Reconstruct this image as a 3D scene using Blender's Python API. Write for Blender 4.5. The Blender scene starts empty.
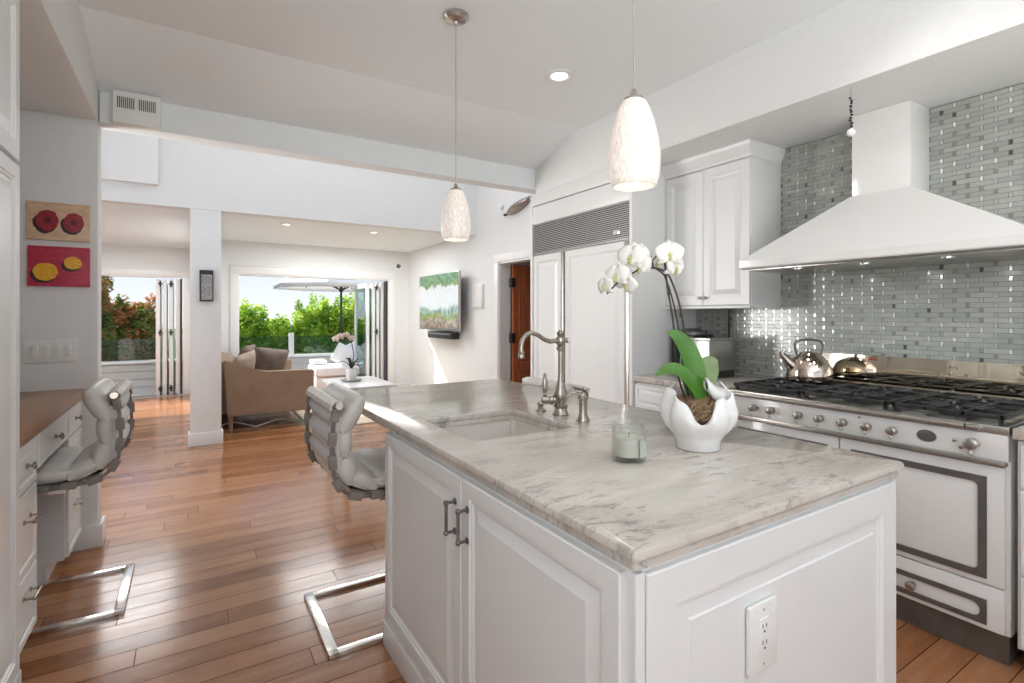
import bpy, bmesh, math, random
from mathutils import Vector, Matrix
random.seed(7)
PI = math.pi
sc = bpy.context.scene
col = sc.collection

# ------------------------------------------------------------------ camera
cam_d = bpy.data.cameras.new('camera'); cam = bpy.data.objects.new('camera', cam_d); col.objects.link(cam)
cam.location = (0, 0, 1.34); cam.rotation_euler = (PI/2, 0, -math.radians(31.97))
cam_d.sensor_width = 36; cam_d.lens = 516/1024*36; cam_d.shift_y = -26.5/1024
cam_d.clip_start = 0.02; cam_d.clip_end = 400
sc.camera = cam

# ------------------------------------------------------------------ sky, sun, daylight and added fill lamps
w = bpy.data.worlds.new('sky'); sc.world = w; w.use_nodes = True
nt = w.node_tree; nt.nodes.clear()
out = nt.nodes.new('ShaderNodeOutputWorld'); bg = nt.nodes.new('ShaderNodeBackground')
tc = nt.nodes.new('ShaderNodeTexCoord'); sep = nt.nodes.new('ShaderNodeSeparateXYZ'); rmp = nt.nodes.new('ShaderNodeValToRGB')
nt.links.new(tc.outputs['Generated'], sep.inputs[0]); nt.links.new(sep.outputs['Z'], rmp.inputs[0])
rmp.color_ramp.elements[0].color = (0.80, 0.83, 0.90, 1); rmp.color_ramp.elements[0].position = 0.0
rmp.color_ramp.elements[1].color = (0.30, 0.46, 0.80, 1); rmp.color_ramp.elements[1].position = 0.6
e = rmp.color_ramp.elements.new(0.14); e.color = (0.58, 0.68, 0.85, 1)
nt.links.new(rmp.outputs[0], bg.inputs[0]); bg.inputs[1].default_value = 0.95
nt.links.new(bg.outputs[0], out.inputs[0])

def light(name, kind, loc, energy, color=(1, 1, 1), size=None, rot=(0, 0, 0), angle=None, spread=None):
    l = bpy.data.lights.new(name, kind); l.energy = energy; l.color = color
    if kind == 'AREA':
        l.shape = 'RECTANGLE'; l.size, l.size_y = size
        if spread: l.spread = spread
    if kind == 'POINT' and size: l.shadow_soft_size = size
    if kind == 'SUN': l.angle = angle or 0.01
    o = bpy.data.objects.new(name, l); col.objects.link(o); o.location = loc; o.rotation_euler = rot
    return o
sd = Vector((0.37, -0.69, -0.62))
sun = light('sun', 'SUN', (0, 0, 8), 7.0, (1, 0.95, 0.86), angle=0.01)
sun.rotation_euler = sd.to_track_quat('-Z', 'Y').to_euler()
# fill lamps added to brighten the rooms, and the skylight over the passage
light('kitchen_rear_fill', 'AREA', (1.1, -2.45, 1.3), 3, (0.985, 0.992, 0.985), (3.4, 1.6), (PI/2+0.5, 0, 0))  # fill lamp added behind the camera; the window there is invented
light('ceiling_bounce_fill', 'AREA', (0.9, -1.5, 1.0), 78, (0.985, 0.992, 0.985), (2.6, 1.4), (PI, 0, 0))  # upward lamp added to brighten the ceiling and bounce back down; no window
light('kitchen_left_fill', 'AREA', (-1.12, -0.95, 1.7), 24, (0.985, 0.992, 0.985), (1.5, 1.9), (0, -PI/2-0.75, 0))  # fill lamp added at the unseen left wall; its window is invented
light('passage_left_fill', 'AREA', (-2.30, 5.2, 1.55), 34, (1, 0.99, 0.975), (2.0, 1.5), (0, -PI/2, -0.50), spread=1.7)  # fill lamp added outside the view to brighten the refrigerator; invented window
light('skylight_daylight', 'AREA', (1.4, 5.1, 3.70), 13, (1, 0.99, 0.97), (3.2, 1.3), (0, 0, 0))
light('living_ceiling_fill', 'AREA', (1.9, 7.5, 2.42), 38, (0.98, 0.99, 1.0), (1.6, 1.2), (0, 0, 0))  # fill lamp added under the closed living room ceiling; no skylight there
light('left_room_ceiling_fill', 'AREA', (-0.7, 8.3, 2.42), 34, (0.98, 0.99, 1.0), (1.0, 2.0), (0, 0, 0))  # fill lamp added below the closed ceiling of the far left room
vs = sc.view_settings; vs.view_transform = 'Standard'; vs.look = 'None'; vs.gamma = 1; vs.use_curve_mapping = False
vs.exposure = 0.40
sc.cycles.max_bounces = 10; sc.cycles.diffuse_bounces = 5; sc.cycles.glossy_bounces = 5; sc.cycles.transmission_bounces = 8
sc.cycles.use_denoising = True
sc.cycles.sample_clamp_indirect = 6
sc.cycles.caustics_reflective = False; sc.cycles.caustics_refractive = False

# ------------------------------------------------------------------ materials
def new_mat(name):
    m = bpy.data.materials.new(name); m.use_nodes = True
    return m, m.node_tree, m.node_tree.nodes['Principled BSDF']
def setp(b, **k):
    names = {'c': 'Base Color', 'r': 'Roughness', 'm': 'Metallic', 't': 'Transmission Weight', 'ior': 'IOR', 'e': 'Emission Color',
             'es': 'Emission Strength', 'coat': 'Coat Weight', 'sub': 'Subsurface Weight', 'a': 'Alpha', 'sp': 'Specular IOR Level'}
    for a, v in k.items():
        if a in ('c', 'e') and len(v) == 3: v = (*v, 1)
        b.inputs[names[a]].default_value = v
def noise(nt, scale, detail=3, rough=0.5, vec=None, dist=0.0):
    n = nt.nodes.new('ShaderNodeTexNoise'); n.inputs['Scale'].default_value = scale; n.inputs['Detail'].default_value = detail
    n.inputs['Roughness'].default_value = rough; n.inputs['Distortion'].default_value = dist
    if vec is not None: nt.links.new(vec, n.inputs['Vector'])
    return n
def ramp(nt, fac, stops, interp='LINEAR'):
    r = nt.nodes.new('ShaderNodeValToRGB'); r.color_ramp.interpolation = interp
    els = r.color_ramp.elements
    while len(els) < len(stops): els.new(0.5)
    for e_, (p, c) in zip(els, stops): e_.position = p; e_.color = (*c, 1) if len(c) == 3 else c
    nt.links.new(fac, r.inputs[0]); return r
def coords(nt, scale=(1, 1, 1), kind='Object', rot=(0, 0, 0)):
    t = nt.nodes.new('ShaderNodeTexCoord'); mp = nt.nodes.new('ShaderNodeMapping')
    mp.inputs['Scale'].default_value = scale; mp.inputs['Rotation'].default_value = rot
    nt.links.new(t.outputs[kind], mp.inputs[0]); return mp.outputs[0]
def bump(nt, b, height, strength=0.2, dist=0.01):
    bp = nt.nodes.new('ShaderNodeBump'); bp.inputs['Strength'].default_value = strength; bp.inputs['Distance'].default_value = dist
    nt.links.new(height, bp.inputs['Height']); nt.links.new(bp.outputs[0], b.inputs['Normal'])
def mixc(nt, fac, a, b_, mode='MIX'):
    m = nt.nodes.new('ShaderNodeMix'); m.data_type = 'RGBA'; m.blend_type = mode
    for sock, v in ((m.inputs[0], fac), (m.inputs[6], a), (m.inputs[7], b_)):
        if isinstance(v, (int, float)): sock.default_value = v
        elif isinstance(v, tuple): sock.default_value = (*v, 1) if len(v) == 3 else v
        else: nt.links.new(v, sock)
    return m.outputs[2]
def math_(nt, op, a, b_=None, c_=None):
    m = nt.nodes.new('ShaderNodeMath'); m.operation = op
    for i, v in enumerate((a, b_, c_)):
        if v is None: continue
        if isinstance(v, (int, float)): m.inputs[i].default_value = v
        else: nt.links.new(v, m.inputs[i])
    return m.outputs[0]
def plain(name, c, r=0.5, m=0.0, var=0.04, scale=8, bmp=0.0, **k):
    """a paint / metal / cloth with slight procedural variation"""
    mt, nt, b = new_mat(name); setp(b, c=c, r=r, m=m, **k)
    n = noise(nt, scale, 4, 0.6, coords(nt))
    lo = tuple(max(0, x*(1-var)) for x in c); hi = tuple(min(1, x*(1+var)) for x in c)
    rp = ramp(nt, n.outputs['Fac'], [(0.3, lo), (0.7, hi)]); nt.links.new(rp.outputs[0], b.inputs['Base Color'])
    if bmp: bump(nt, b, n.outputs['Fac'], bmp, 0.004)
    return mt
M = {}
M['wall'] = plain('white_wall_paint', (0.765, 0.775, 0.77), 0.6, var=0.015, scale=30, bmp=0.03)
M['ceil'] = plain('white_ceiling_paint', (0.85, 0.895, 0.91), 0.7, var=0.01, scale=30)
M['cab'] = plain('white_cabinet_lacquer', (0.76, 0.765, 0.76), 0.32, var=0.01, scale=5)
M['trim'] = plain('white_trim_paint', (0.80, 0.80, 0.79), 0.35, var=0.01)
M['dark'] = plain('dark_gap', (0.03, 0.03, 0.03), 0.7)
M['black'] = plain('black_plastic', (0.02, 0.02, 0.02), 0.35)
M['iron'] = plain('black_cast_iron', (0.018, 0.018, 0.02), 0.45, bmp=0.2, scale=200)
M['steel'] = plain('brushed_steel', (0.50, 0.48, 0.45), 0.28, 1.0, var=0.08, scale=40)
M['grille'] = plain('steel_grille', (0.42, 0.41, 0.40), 0.35, 1.0, var=0.05)
M['chrome'] = plain('polished_chrome', (0.86, 0.83, 0.79), 0.16, 1.0, var=0.02)
M['nickel'] = plain('antique_nickel', (0.42, 0.38, 0.33), 0.25, 1.0, var=0.12, scale=60)
M['mirror'] = plain('polished_backguard', (0.88, 0.82, 0.68), 0.04, 1.0, var=0.02)
M['strap'] = plain('steel_strap', (0.20, 0.19, 0.185), 0.42, 0.75, var=0.15, scale=12)
M['enamel'] = plain('white_enamel', (0.78, 0.775, 0.76), 0.15, var=0.01, coat=0.3)
M['porcelain'] = plain('white_porcelain', (0.70, 0.66, 0.61), 0.15, var=0.01)
M['plate'] = plain('white_plastic_plate', (0.80, 0.80, 0.78), 0.35, var=0.01)
M['ceramic'] = plain('white_ceramic', (0.82, 0.81, 0.80), 0.18, var=0.02, coat=0.5)
M['leather'] = plain('pale_grey_leather', (0.60, 0.57, 0.53), 0.40, var=0.10, scale=14, bmp=0.25)
M['sling'] = plain('grey_sling_fabric', (0.55, 0.55, 0.56), 0.6, var=0.05, scale=40)
M['cuff'] = plain('taupe_leather_cuff', (0.22, 0.195, 0.17), 0.5, var=0.12, scale=25)
M['suede'] = plain('tan_suede', (0.30, 0.20, 0.135), 0.85, var=0.12, scale=6)
M['pillow_brown'] = plain('brown_velvet', (0.16, 0.12, 0.10), 0.8, var=0.3, scale=9)
M['pillow_tan'] = plain('taupe_velvet', (0.34, 0.27, 0.22), 0.8, var=0.3, scale=12)
M['white_cloth'] = plain('white_outdoor_cloth', (0.80, 0.80, 0.80), 0.85, var=0.03)
M['rug'] = plain('cream_rug', (0.62, 0.53, 0.43), 0.95, var=0.08, scale=60, bmp=0.3)
M['deck'] = plain('pale_deck', (0.80, 0.78, 0.75), 0.7, var=0.08)
M['siding'] = plain('grey_siding', (0.52, 0.51, 0.49), 0.7, var=0.04)
M['hill'] = plain('hillside_scrub', (0.10, 0.15, 0.06), 0.95, var=0.4, scale=1.5)
M['bark'] = plain('brown_bark', (0.10, 0.07, 0.05), 0.9, var=0.3)
M['stem'] = plain('dark_orchid_stem', (0.045, 0.035, 0.03), 0.5)
M['moss'] = plain('brown_moss', (0.34, 0.22, 0.13), 0.9, var=0.35, scale=40)
M['soil'] = plain('dark_bark_mix', (0.13, 0.085, 0.05), 0.95, var=0.4, scale=60, bmp=0.6)
M['petal'] = plain('white_petal', (0.86, 0.86, 0.82), 0.5, var=0.03, sub=0.0)
M['lip'] = plain('yellow_green_lip', (0.55, 0.52, 0.20), 0.5, var=0.2)
M['pink_petal'] = plain('pale_pink_petal', (0.75, 0.60, 0.52), 0.5, var=0.06)
M['wax'] = plain('cream_wax', (0.62, 0.59, 0.53), 0.5, var=0.02)
M['label'] = plain('pale_green_label', (0.46, 0.50, 0.43), 0.6, var=0.04)
M['copper'] = plain('copper_tinted_steel', (0.66, 0.56, 0.48), 0.10, 1.0, var=0.15, scale=6)
M['crystal'] = plain('crystal_bead', (0.85, 0.87, 0.86), 0.05, var=0.01)
M['tray'] = plain('grey_stone_tray', (0.32, 0.32, 0.31), 0.6, var=0.1)
M['pewter'] = plain('pewter_ornament', (0.30, 0.27, 0.25), 0.35, 0.8, var=0.3, scale=30)

mt_c, nt_c, b_c = new_mat('translucent_white_canvas'); M['canopy_cloth'] = mt_c
n_c = noise(nt_c, 40, 3, 0.5, coords(nt_c)); r_c = ramp(nt_c, n_c.outputs['Fac'], [(0.3, (0.80, 0.80, 0.80)), (0.7, (0.86, 0.86, 0.86))])
nt_c.links.new(r_c.outputs[0], b_c.inputs['Base Color']); t_c = nt_c.nodes.new('ShaderNodeBsdfTranslucent'); nt_c.links.new(r_c.outputs[0], t_c.inputs[0])
x_c = nt_c.nodes.new('ShaderNodeMixShader'); x_c.inputs[0].default_value = 0.45; nt_c.links.new(b_c.outputs[0], x_c.inputs[1]); nt_c.links.new(t_c.outputs[0], x_c.inputs[2]); nt_c.links.new(x_c.outputs[0], nt_c.nodes['Material Output'].inputs[0])
def leafmat(name, stops, trans=0.5):
    mt, nt, b = new_mat(name)
    n = noise(nt, 2.2, 3, 0.7, coords(nt))
    oi = noise(nt, 14, 2, 0.5, coords(nt))
    f = math_(nt, 'ADD', math_(nt, 'MULTIPLY', n.outputs['Fac'], 0.55), math_(nt, 'MULTIPLY', oi.outputs['Fac'], 0.45))
    rp = ramp(nt, f, stops); nt.links.new(rp.outputs[0], b.inputs['Base Color']); b.inputs['Roughness'].default_value = 0.45
    tr = nt.nodes.new('ShaderNodeBsdfTranslucent'); nt.links.new(rp.outputs[0], tr.inputs[0])
    mx = nt.nodes.new('ShaderNodeMixShader'); mx.inputs[0].default_value = trans
    nt.links.new(b.outputs[0], mx.inputs[1]); nt.links.new(tr.outputs[0], mx.inputs[2])
    nt.links.new(mx.outputs[0], nt.nodes['Material Output'].inputs[0]); return mt
M['leaf_green'] = leafmat('sunny_green_leaves', [(0.36, (0.08, 0.20, 0.02)), (0.48, (0.36, 0.56, 0.05)), (0.60, (0.72, 0.82, 0.16))], 0.6)
M['leaf_red'] = leafmat('red_tipped_leaves', [(0.36, (0.07, 0.15, 0.04)), (0.47, (0.20, 0.26, 0.06)), (0.56, (0.55, 0.22, 0.09)), (0.68, (0.72, 0.40, 0.20))], 0.45)
M['orchid_leaf'] = plain('orchid_leaf_green', (0.065, 0.19, 0.02), 0.35, var=0.25, scale=12)
M['orchid_leaf_pale'] = plain('pale_orchid_leaf', (0.20, 0.28, 0.12), 0.4, var=0.15, scale=12)

# glass
def glass(name, c=(1, 1, 1), r=0.0, thin=True):
    mt, nt, b = new_mat(name)
    if thin:
        tr = nt.nodes.new('ShaderNodeBsdfTransparent'); tr.inputs[0].default_value = (*c, 1)
        gl = nt.nodes.new('ShaderNodeBsdfGlossy'); gl.inputs['Roughness'].default_value = 0.02
        lw = nt.nodes.new('ShaderNodeLayerWeight'); lw.inputs[0].default_value = 0.5
        fz = math_(nt, 'ADD', 0.04, math_(nt, 'MULTIPLY', math_(nt, 'POWER', lw.outputs['Facing'], 3.0), 0.75))
        mx = nt.nodes.new('ShaderNodeMixShader')
        nt.links.new(fz, mx.inputs[0]); nt.links.new(tr.outputs[0], mx.inputs[1]); nt.links.new(gl.outputs[0], mx.inputs[2])
        nt.links.new(mx.outputs[0], nt.nodes['Material Output'].inputs[0])
    else: setp(b, c=c, r=r, t=1.0, ior=1.45)
    return mt
M['glass'] = glass('clear_pane')
M['glass_green'] = glass('green_tinted_pane', (0.58, 0.74, 0.72))
M['tumbler'] = glass('thick_clear_glass', (0.965, 0.98, 0.97))

# marble
mt, nt, b = new_mat('grey_veined_marble'); M['marble'] = mt
v = coords(nt)
vs_ = coords(nt, (1.0, 3.6, 1.0), rot=(0, 0, 0.52))
n1 = noise(nt, 2.2, 8, 0.62, vs_, 0.8)
n2 = noise(nt, 7.0, 8, 0.72, vs_, 1.2)
n3 = noise(nt, 30, 4, 0.6, coords(nt, (1.0, 2.2, 1.0), rot=(0, 0, 0.8)), 1.0)
n4 = noise(nt, 2.6, 3, 0.5, v, 0.5)
base = ramp(nt, n1.outputs['Fac'], [(0.30, (0.44, 0.39, 0.34)), (0.48, (0.54, 0.49, 0.435)), (0.68, (0.62, 0.58, 0.53))])
st = ramp(nt, n2.outputs['Fac'], [(0.545, (0, 0, 0)), (0.60, (1, 1, 1))])
msk = ramp(nt, n4.outputs['Fac'], [(0.38, (0.1, 0.1, 0.1)), (0.62, (1, 1, 1))])
veinm = math_(nt, 'MULTIPLY', st.outputs[0], math_(nt, 'MULTIPLY', msk.outputs[0], 0.75))
fl = ramp(nt, n3.outputs['Fac'], [(0.585, (0, 0, 0)), (0.66, (1, 1, 1))])
flm = math_(nt, 'MULTIPLY', fl.outputs[0], math_(nt, 'MULTIPLY', msk.outputs[0], 0.6))
c1 = mixc(nt, veinm, base.outputs[0], (0.27, 0.25, 0.235)); c2 = mixc(nt, flm, c1, (0.16, 0.15, 0.145))
nt.links.new(c2, b.inputs['Base Color']); setp(b, r=0.16, sp=0.5)

# plank floor : boards run along X
mt, nt, b = new_mat('reddish_plank_floor'); M['floor'] = mt
v = coords(nt)
sp = nt.nodes.new('ShaderNodeSeparateXYZ'); nt.links.new(v, sp.inputs[0])
PW, PL = 0.120, 1.45
yr = math_(nt, 'DIVIDE', math_(nt, 'ADD', sp.outputs['Y'], 30.0), PW); prow = math_(nt, 'FLOOR', yr); pyf = math_(nt, 'FRACT', yr)
w1 = nt.nodes.new('ShaderNodeTexWhiteNoise'); w1.noise_dimensions = '1D'; nt.links.new(prow, w1.inputs['W'])
xr = math_(nt, 'ADD', math_(nt, 'DIVIDE', math_(nt, 'ADD', sp.outputs['X'], 30.0), PL), math_(nt, 'MULTIPLY', w1.outputs['Value'], 7.0))
pid = math_(nt, 'FLOOR', xr); pxf = math_(nt, 'FRACT', xr)
cm2 = nt.nodes.new('ShaderNodeCombineXYZ'); nt.links.new(prow, cm2.inputs[0]); nt.links.new(pid, cm2.inputs[1])
w2 = nt.nodes.new('ShaderNodeTexWhiteNoise'); w2.noise_dimensions = '3D'; nt.links.new(cm2.outputs[0], w2.inputs['Vector'])
gy = math_(nt, 'MAXIMUM', math_(nt, 'LESS_THAN', pyf, 0.016), math_(nt, 'GREATER_THAN', pyf, 0.984))
gx_ = math_(nt, 'LESS_THAN', pxf, 0.0022); gap = math_(nt, 'MAXIMUM', gy, gx_)
vg = coords(nt, (1.0, 9, 1))
gx = nt.nodes.new('ShaderNodeVectorMath'); gx.operation = 'ADD'; nt.links.new(vg, gx.inputs[0])
sc_ = nt.nodes.new('ShaderNodeVectorMath'); sc_.operation = 'SCALE'; nt.links.new(w2.outputs['Color'], sc_.inputs[0]); sc_.inputs['Scale'].default_value = 23
nt.links.new(sc_.outputs[0], gx.inputs[1])
g1 = noise(nt, 2.0, 6, 0.6, gx.outputs[0], 0.8); g2 = noise(nt, 3.5, 4, 0.6, coords(nt, (1, 2.2, 1)), 0.5)
tone = math_(nt, 'ADD', math_(nt, 'MULTIPLY', w2.outputs['Value'], 0.24), math_(nt, 'ADD', math_(nt, 'MULTIPLY', g1.outputs['Fac'], 0.34), math_(nt, 'MULTIPLY', g2.outputs['Fac'], 0.26)))
wood = ramp(nt, tone, [(0.18, (0.17, 0.060, 0.022)), (0.36, (0.31, 0.128, 0.052)), (0.50, (0.40, 0.185, 0.085)), (0.70, (0.48, 0.255, 0.135))])
wc = mixc(nt, math_(nt, 'MULTIPLY', gap, 0.88), wood.outputs[0], (0.03, 0.012, 0.006))
nt.links.new(wc, b.inputs['Base Color'])
rr = ramp(nt, g1.outputs['Fac'], [(0.3, (0.15,)*3), (0.7, (0.25,)*3)]); nt.links.new(rr.outputs[0], b.inputs['Roughness'])
hh = math_(nt, 'SUBTRACT', math_(nt, 'MULTIPLY', g2.outputs['Fac'], 0.6), gap)
bump(nt, b, hh, 0.22, 0.003); setp(b, coat=0.15, sp=0.55); nt.links.new(math_(nt, 'MULTIPLY', math_(nt, 'SUBTRACT', 1.0, gap), 0.55), b.inputs['Specular IOR Level']); nt.links.new(math_(nt, 'MULTIPLY', math_(nt, 'SUBTRACT', 1.0, gap), 0.15), b.inputs['Coat Weight']); b.inputs['Coat Roughness'].default_value = 0.15

# desk wood
def woodmat(name, stops, axis=(1, 12, 1), r=0.3, sc_f=3):
    mt, nt, b = new_mat(name); v = coords(nt, axis)
    n = noise(nt, sc_f, 6, 0.6, v, 0.6); rp = ramp(nt, n.outputs['Fac'], stops)
    nt.links.new(rp.outputs[0], b.inputs['Base Color']); setp(b, r=r); return mt
M['desk'] = woodmat('warm_brown_desk_wood', [(0.3, (0.27, 0.135, 0.07)), (0.7, (0.37, 0.20, 0.115))], (12, 1, 12))
M['door'] = woodmat('red_brown_door_wood', [(0.3, (0.32, 0.085, 0.032)), (0.7, (0.50, 0.155, 0.060))], (10, 10, 1), 0.35)

# glass mosaic backsplash : local Y runs along the wall, Z is up
mt, nt, b = new_mat('glass_mosaic_tile'); M['tile'] = mt
t = nt.nodes.new('ShaderNodeTexCoord'); s = nt.nodes.new('ShaderNodeSeparateXYZ'); nt.links.new(t.outputs['Object'], s.inputs[0])
RH, PT, SQ = 0.0248, 0.106, 0.015
zr = math_(nt, 'DIVIDE', s.outputs['Z'], RH); row = math_(nt, 'FLOOR', zr); zf = math_(nt, 'FRACT', zr)
yo = math_(nt, 'ADD', math_(nt, 'DIVIDE', math_(nt, 'ADD', s.outputs['Y'], 20.0), PT), math_(nt, 'MULTIPLY', math_(nt, 'MODULO', math_(nt, 'ADD', row, 200.0), 2.0), 0.5))
colm = math_(nt, 'FLOOR', yo); yf = math_(nt, 'FRACT', yo)
isq = math_(nt, 'LESS_THAN', yf, SQ/PT)
g = 0.0013
gz = math_(nt, 'MAXIMUM', math_(nt, 'LESS_THAN', zf, g/RH), math_(nt, 'GREATER_THAN', zf, 1-g/RH))
e1 = math_(nt, 'LESS_THAN', yf, g/PT); e2 = math_(nt, 'GREATER_THAN', yf, 1-g/PT)
e3 = math_(nt, 'LESS_THAN', math_(nt, 'ABSOLUTE', math_(nt, 'SUBTRACT', yf, SQ/PT)), g/PT)
gr = math_(nt, 'MAXIMUM', gz, math_(nt, 'MAXIMUM', e1, math_(nt, 'MAXIMUM', e2, e3)))
cmb = nt.nodes.new('ShaderNodeCombineXYZ'); nt.links.new(row, cmb.inputs[0]); nt.links.new(colm, cmb.inputs[1])
wn = nt.nodes.new('ShaderNodeTexWhiteNoise'); wn.noise_dimensions = '3D'; nt.links.new(cmb.outputs[0], wn.inputs['Vector'])
tc_ = ramp(nt, wn.outputs['Value'], [(0.0, (0.31, 0.335, 0.305)), (0.5, (0.365, 0.385, 0.35)), (1.0, (0.41, 0.425, 0.385))])
sq = ramp(nt, wn.outputs['Value'], [(0.0, (0.13, 0.12, 0.11)), (0.05, (0.36, 0.35, 0.33)), (0.4, (0.55, 0.58, 0.60)), (0.75, (0.86, 0.88, 0.88))], 'CONSTANT')
c1 = mixc(nt, isq, tc_.outputs[0], sq.outputs[0]); c2 = mixc(nt, gr, c1, (0.15, 0.155, 0.145))
nt.links.new(c2, b.inputs['Base Color'])
nt.links.new(math_(nt, 'MULTIPLY', math_(nt, 'SUBTRACT', 1.0, gr), math_(nt, 'MULTIPLY', isq, 0.5)), b.inputs['Metallic'])
nt.links.new(math_(nt, 'ADD', math_(nt, 'MULTIPLY', gr, 0.5), math_(nt, 'ADD', 0.16, math_(nt, 'MULTIPLY', isq, 0.05))), b.inputs['Roughness'])
bump(nt, b, math_(nt, 'SUBTRACT', 1.0, gr), 0.35, 0.002)

# pendant shade, lamps
mt, nt, b = new_mat('mottled_white_glass_shade'); M['shade'] = mt
v = coords(nt, (1, 1, 0.35)); n = noise(nt, 130, 4, 0.7, v, 0.2)
rp = ramp(nt, n.outputs['Fac'], [(0.36, (0.56, 0.48, 0.43)), (0.50, (0.66, 0.59, 0.54)), (0.62, (0.74, 0.69, 0.65))])
nt.links.new(rp.outputs[0], b.inputs['Base Color']); nt.links.new(rp.outputs[0], b.inputs['Emission Color']); setp(b, es=0.40, r=0.3, coat=0.4)
def emis(name, c, s_):
    mt, nt, b = new_mat(name); setp(b, c=c, e=c, es=s_, r=0.5); return mt
M['lamp_on'] = emis('lit_lamp_diffuser', (1, 0.96, 0.88), 3.0)

# television picture: garden and rocks, with a white reflection painted across the middle
mt, nt, b = new_mat('television_picture_and_reflection'); M['screen'] = mt
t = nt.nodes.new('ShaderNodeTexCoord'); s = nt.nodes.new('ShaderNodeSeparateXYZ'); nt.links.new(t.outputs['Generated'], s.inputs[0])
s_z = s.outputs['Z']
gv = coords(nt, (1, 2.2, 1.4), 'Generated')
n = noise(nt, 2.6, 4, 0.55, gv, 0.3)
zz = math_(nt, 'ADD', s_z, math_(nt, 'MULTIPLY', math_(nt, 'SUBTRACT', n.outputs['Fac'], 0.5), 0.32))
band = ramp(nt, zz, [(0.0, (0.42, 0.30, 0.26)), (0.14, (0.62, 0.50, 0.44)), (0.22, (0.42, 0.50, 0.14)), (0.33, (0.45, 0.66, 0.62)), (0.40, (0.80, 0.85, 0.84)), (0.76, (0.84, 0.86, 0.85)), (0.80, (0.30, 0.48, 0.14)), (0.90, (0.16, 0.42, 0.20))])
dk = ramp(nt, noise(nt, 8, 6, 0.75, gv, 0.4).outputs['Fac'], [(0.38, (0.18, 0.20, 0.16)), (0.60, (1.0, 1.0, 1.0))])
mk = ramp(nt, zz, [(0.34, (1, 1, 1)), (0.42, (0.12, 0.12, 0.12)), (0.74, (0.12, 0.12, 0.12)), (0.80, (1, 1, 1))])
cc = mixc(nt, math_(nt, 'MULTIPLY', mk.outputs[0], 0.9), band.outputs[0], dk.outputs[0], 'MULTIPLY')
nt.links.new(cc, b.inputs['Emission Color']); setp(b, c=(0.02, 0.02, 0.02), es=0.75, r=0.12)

# paintings
def blob(nt, yv, zv, cy, cz, ry, rz):
    a = math_(nt, 'POWER', math_(nt, 'DIVIDE', math_(nt, 'SUBTRACT', yv, cy), ry), 2.0)
    c = math_(nt, 'POWER', math_(nt, 'DIVIDE', math_(nt, 'SUBTRACT', zv, cz), rz), 2.0)
    n_ = noise(nt, 9, 2, 0.5, coords(nt, kind='Generated'))
    return math_(nt, 'LESS_THAN', math_(nt, 'ADD', math_(nt, 'ADD', a, c), math_(nt, 'MULTIPLY', n_.outputs['Fac'], 0.5)), 1.25)
def painting(name, bgs, fruits, fcols, shadow):
    mt, nt, b = new_mat(name)
    t = nt.nodes.new('ShaderNodeTexCoord'); s = nt.nodes.new('ShaderNodeSeparateXYZ'); nt.links.new(t.outputs['Generated'], s.inputs[0])
    n = noise(nt, 5, 6, 0.7, coords(nt, (1, 1, 2), 'Generated'), 0.8)
    c = ramp(nt, n.outputs['Fac'], bgs).outputs[0]
    for (x, z, rx, rz) in fruits:
        c = mixc(nt, blob(nt, s.outputs['X'], s.outputs['Z'], x-0.035, z-0.07, rx*1.05, rz), c, shadow)
        c = mixc(nt, blob(nt, s.outputs['X'], s.outputs['Z'], x, z, rx, rz), c, ramp(nt, noise(nt, 16, 4, 0.6, coords(nt, kind='Generated')).outputs['Fac'], fcols).outputs[0])
        if len(fruits[0]) and fcols[0][1][1] < 0.1:
            c = mixc(nt, blob(nt, s.outputs['X'], s.outputs['Z'], x, z, rx*0.3, rz*0.3), c, (0.10, 0.01, 0.015))
    nt.links.new(c, b.inputs['Base Color']); setp(b, r=0.45); return mt
M['paint_red_fruit'] = painting('two_red_fruit_painting', [(0.35, (0.60, 0.36, 0.20)), (0.6, (0.74, 0.55, 0.38))], [(0.32, 0.52, 0.18, 0.28), (0.74, 0.50, 0.17, 0.26)], [(0.35, (0.22, 0.01, 0.02)), (0.65, (0.42, 0.03, 0.05))], (0.04, 0.015, 0.02))
M['paint_lemons'] = painting('two_yellow_fruit_painting', [(0.35, (0.42, 0.015, 0.045)), (0.65, (0.55, 0.05, 0.10))], [(0.28, 0.36, 0.20, 0.22), (0.72, 0.60, 0.15, 0.16)], [(0.35, (0.75, 0.32, 0.02)), (0.65, (0.85, 0.55, 0.04))], (0.05, 0.015, 0.02))
mt, nt, b = new_mat('grey_sketch_picture'); M['sketch'] = mt
n = noise(nt, 9, 4, 0.6, coords(nt, kind='Generated'), 2.5)
d_ = math_(nt, 'ABSOLUTE', math_(nt, 'SUBTRACT', n.outputs['Fac'], 0.5))
nt.links.new(ramp(nt, d_, [(0.0, (0.05,)*3), (0.05, (0.3,)*3), (0.12, (0.55,)*3)]).outputs[0], b.inputs['Base Color'])

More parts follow.
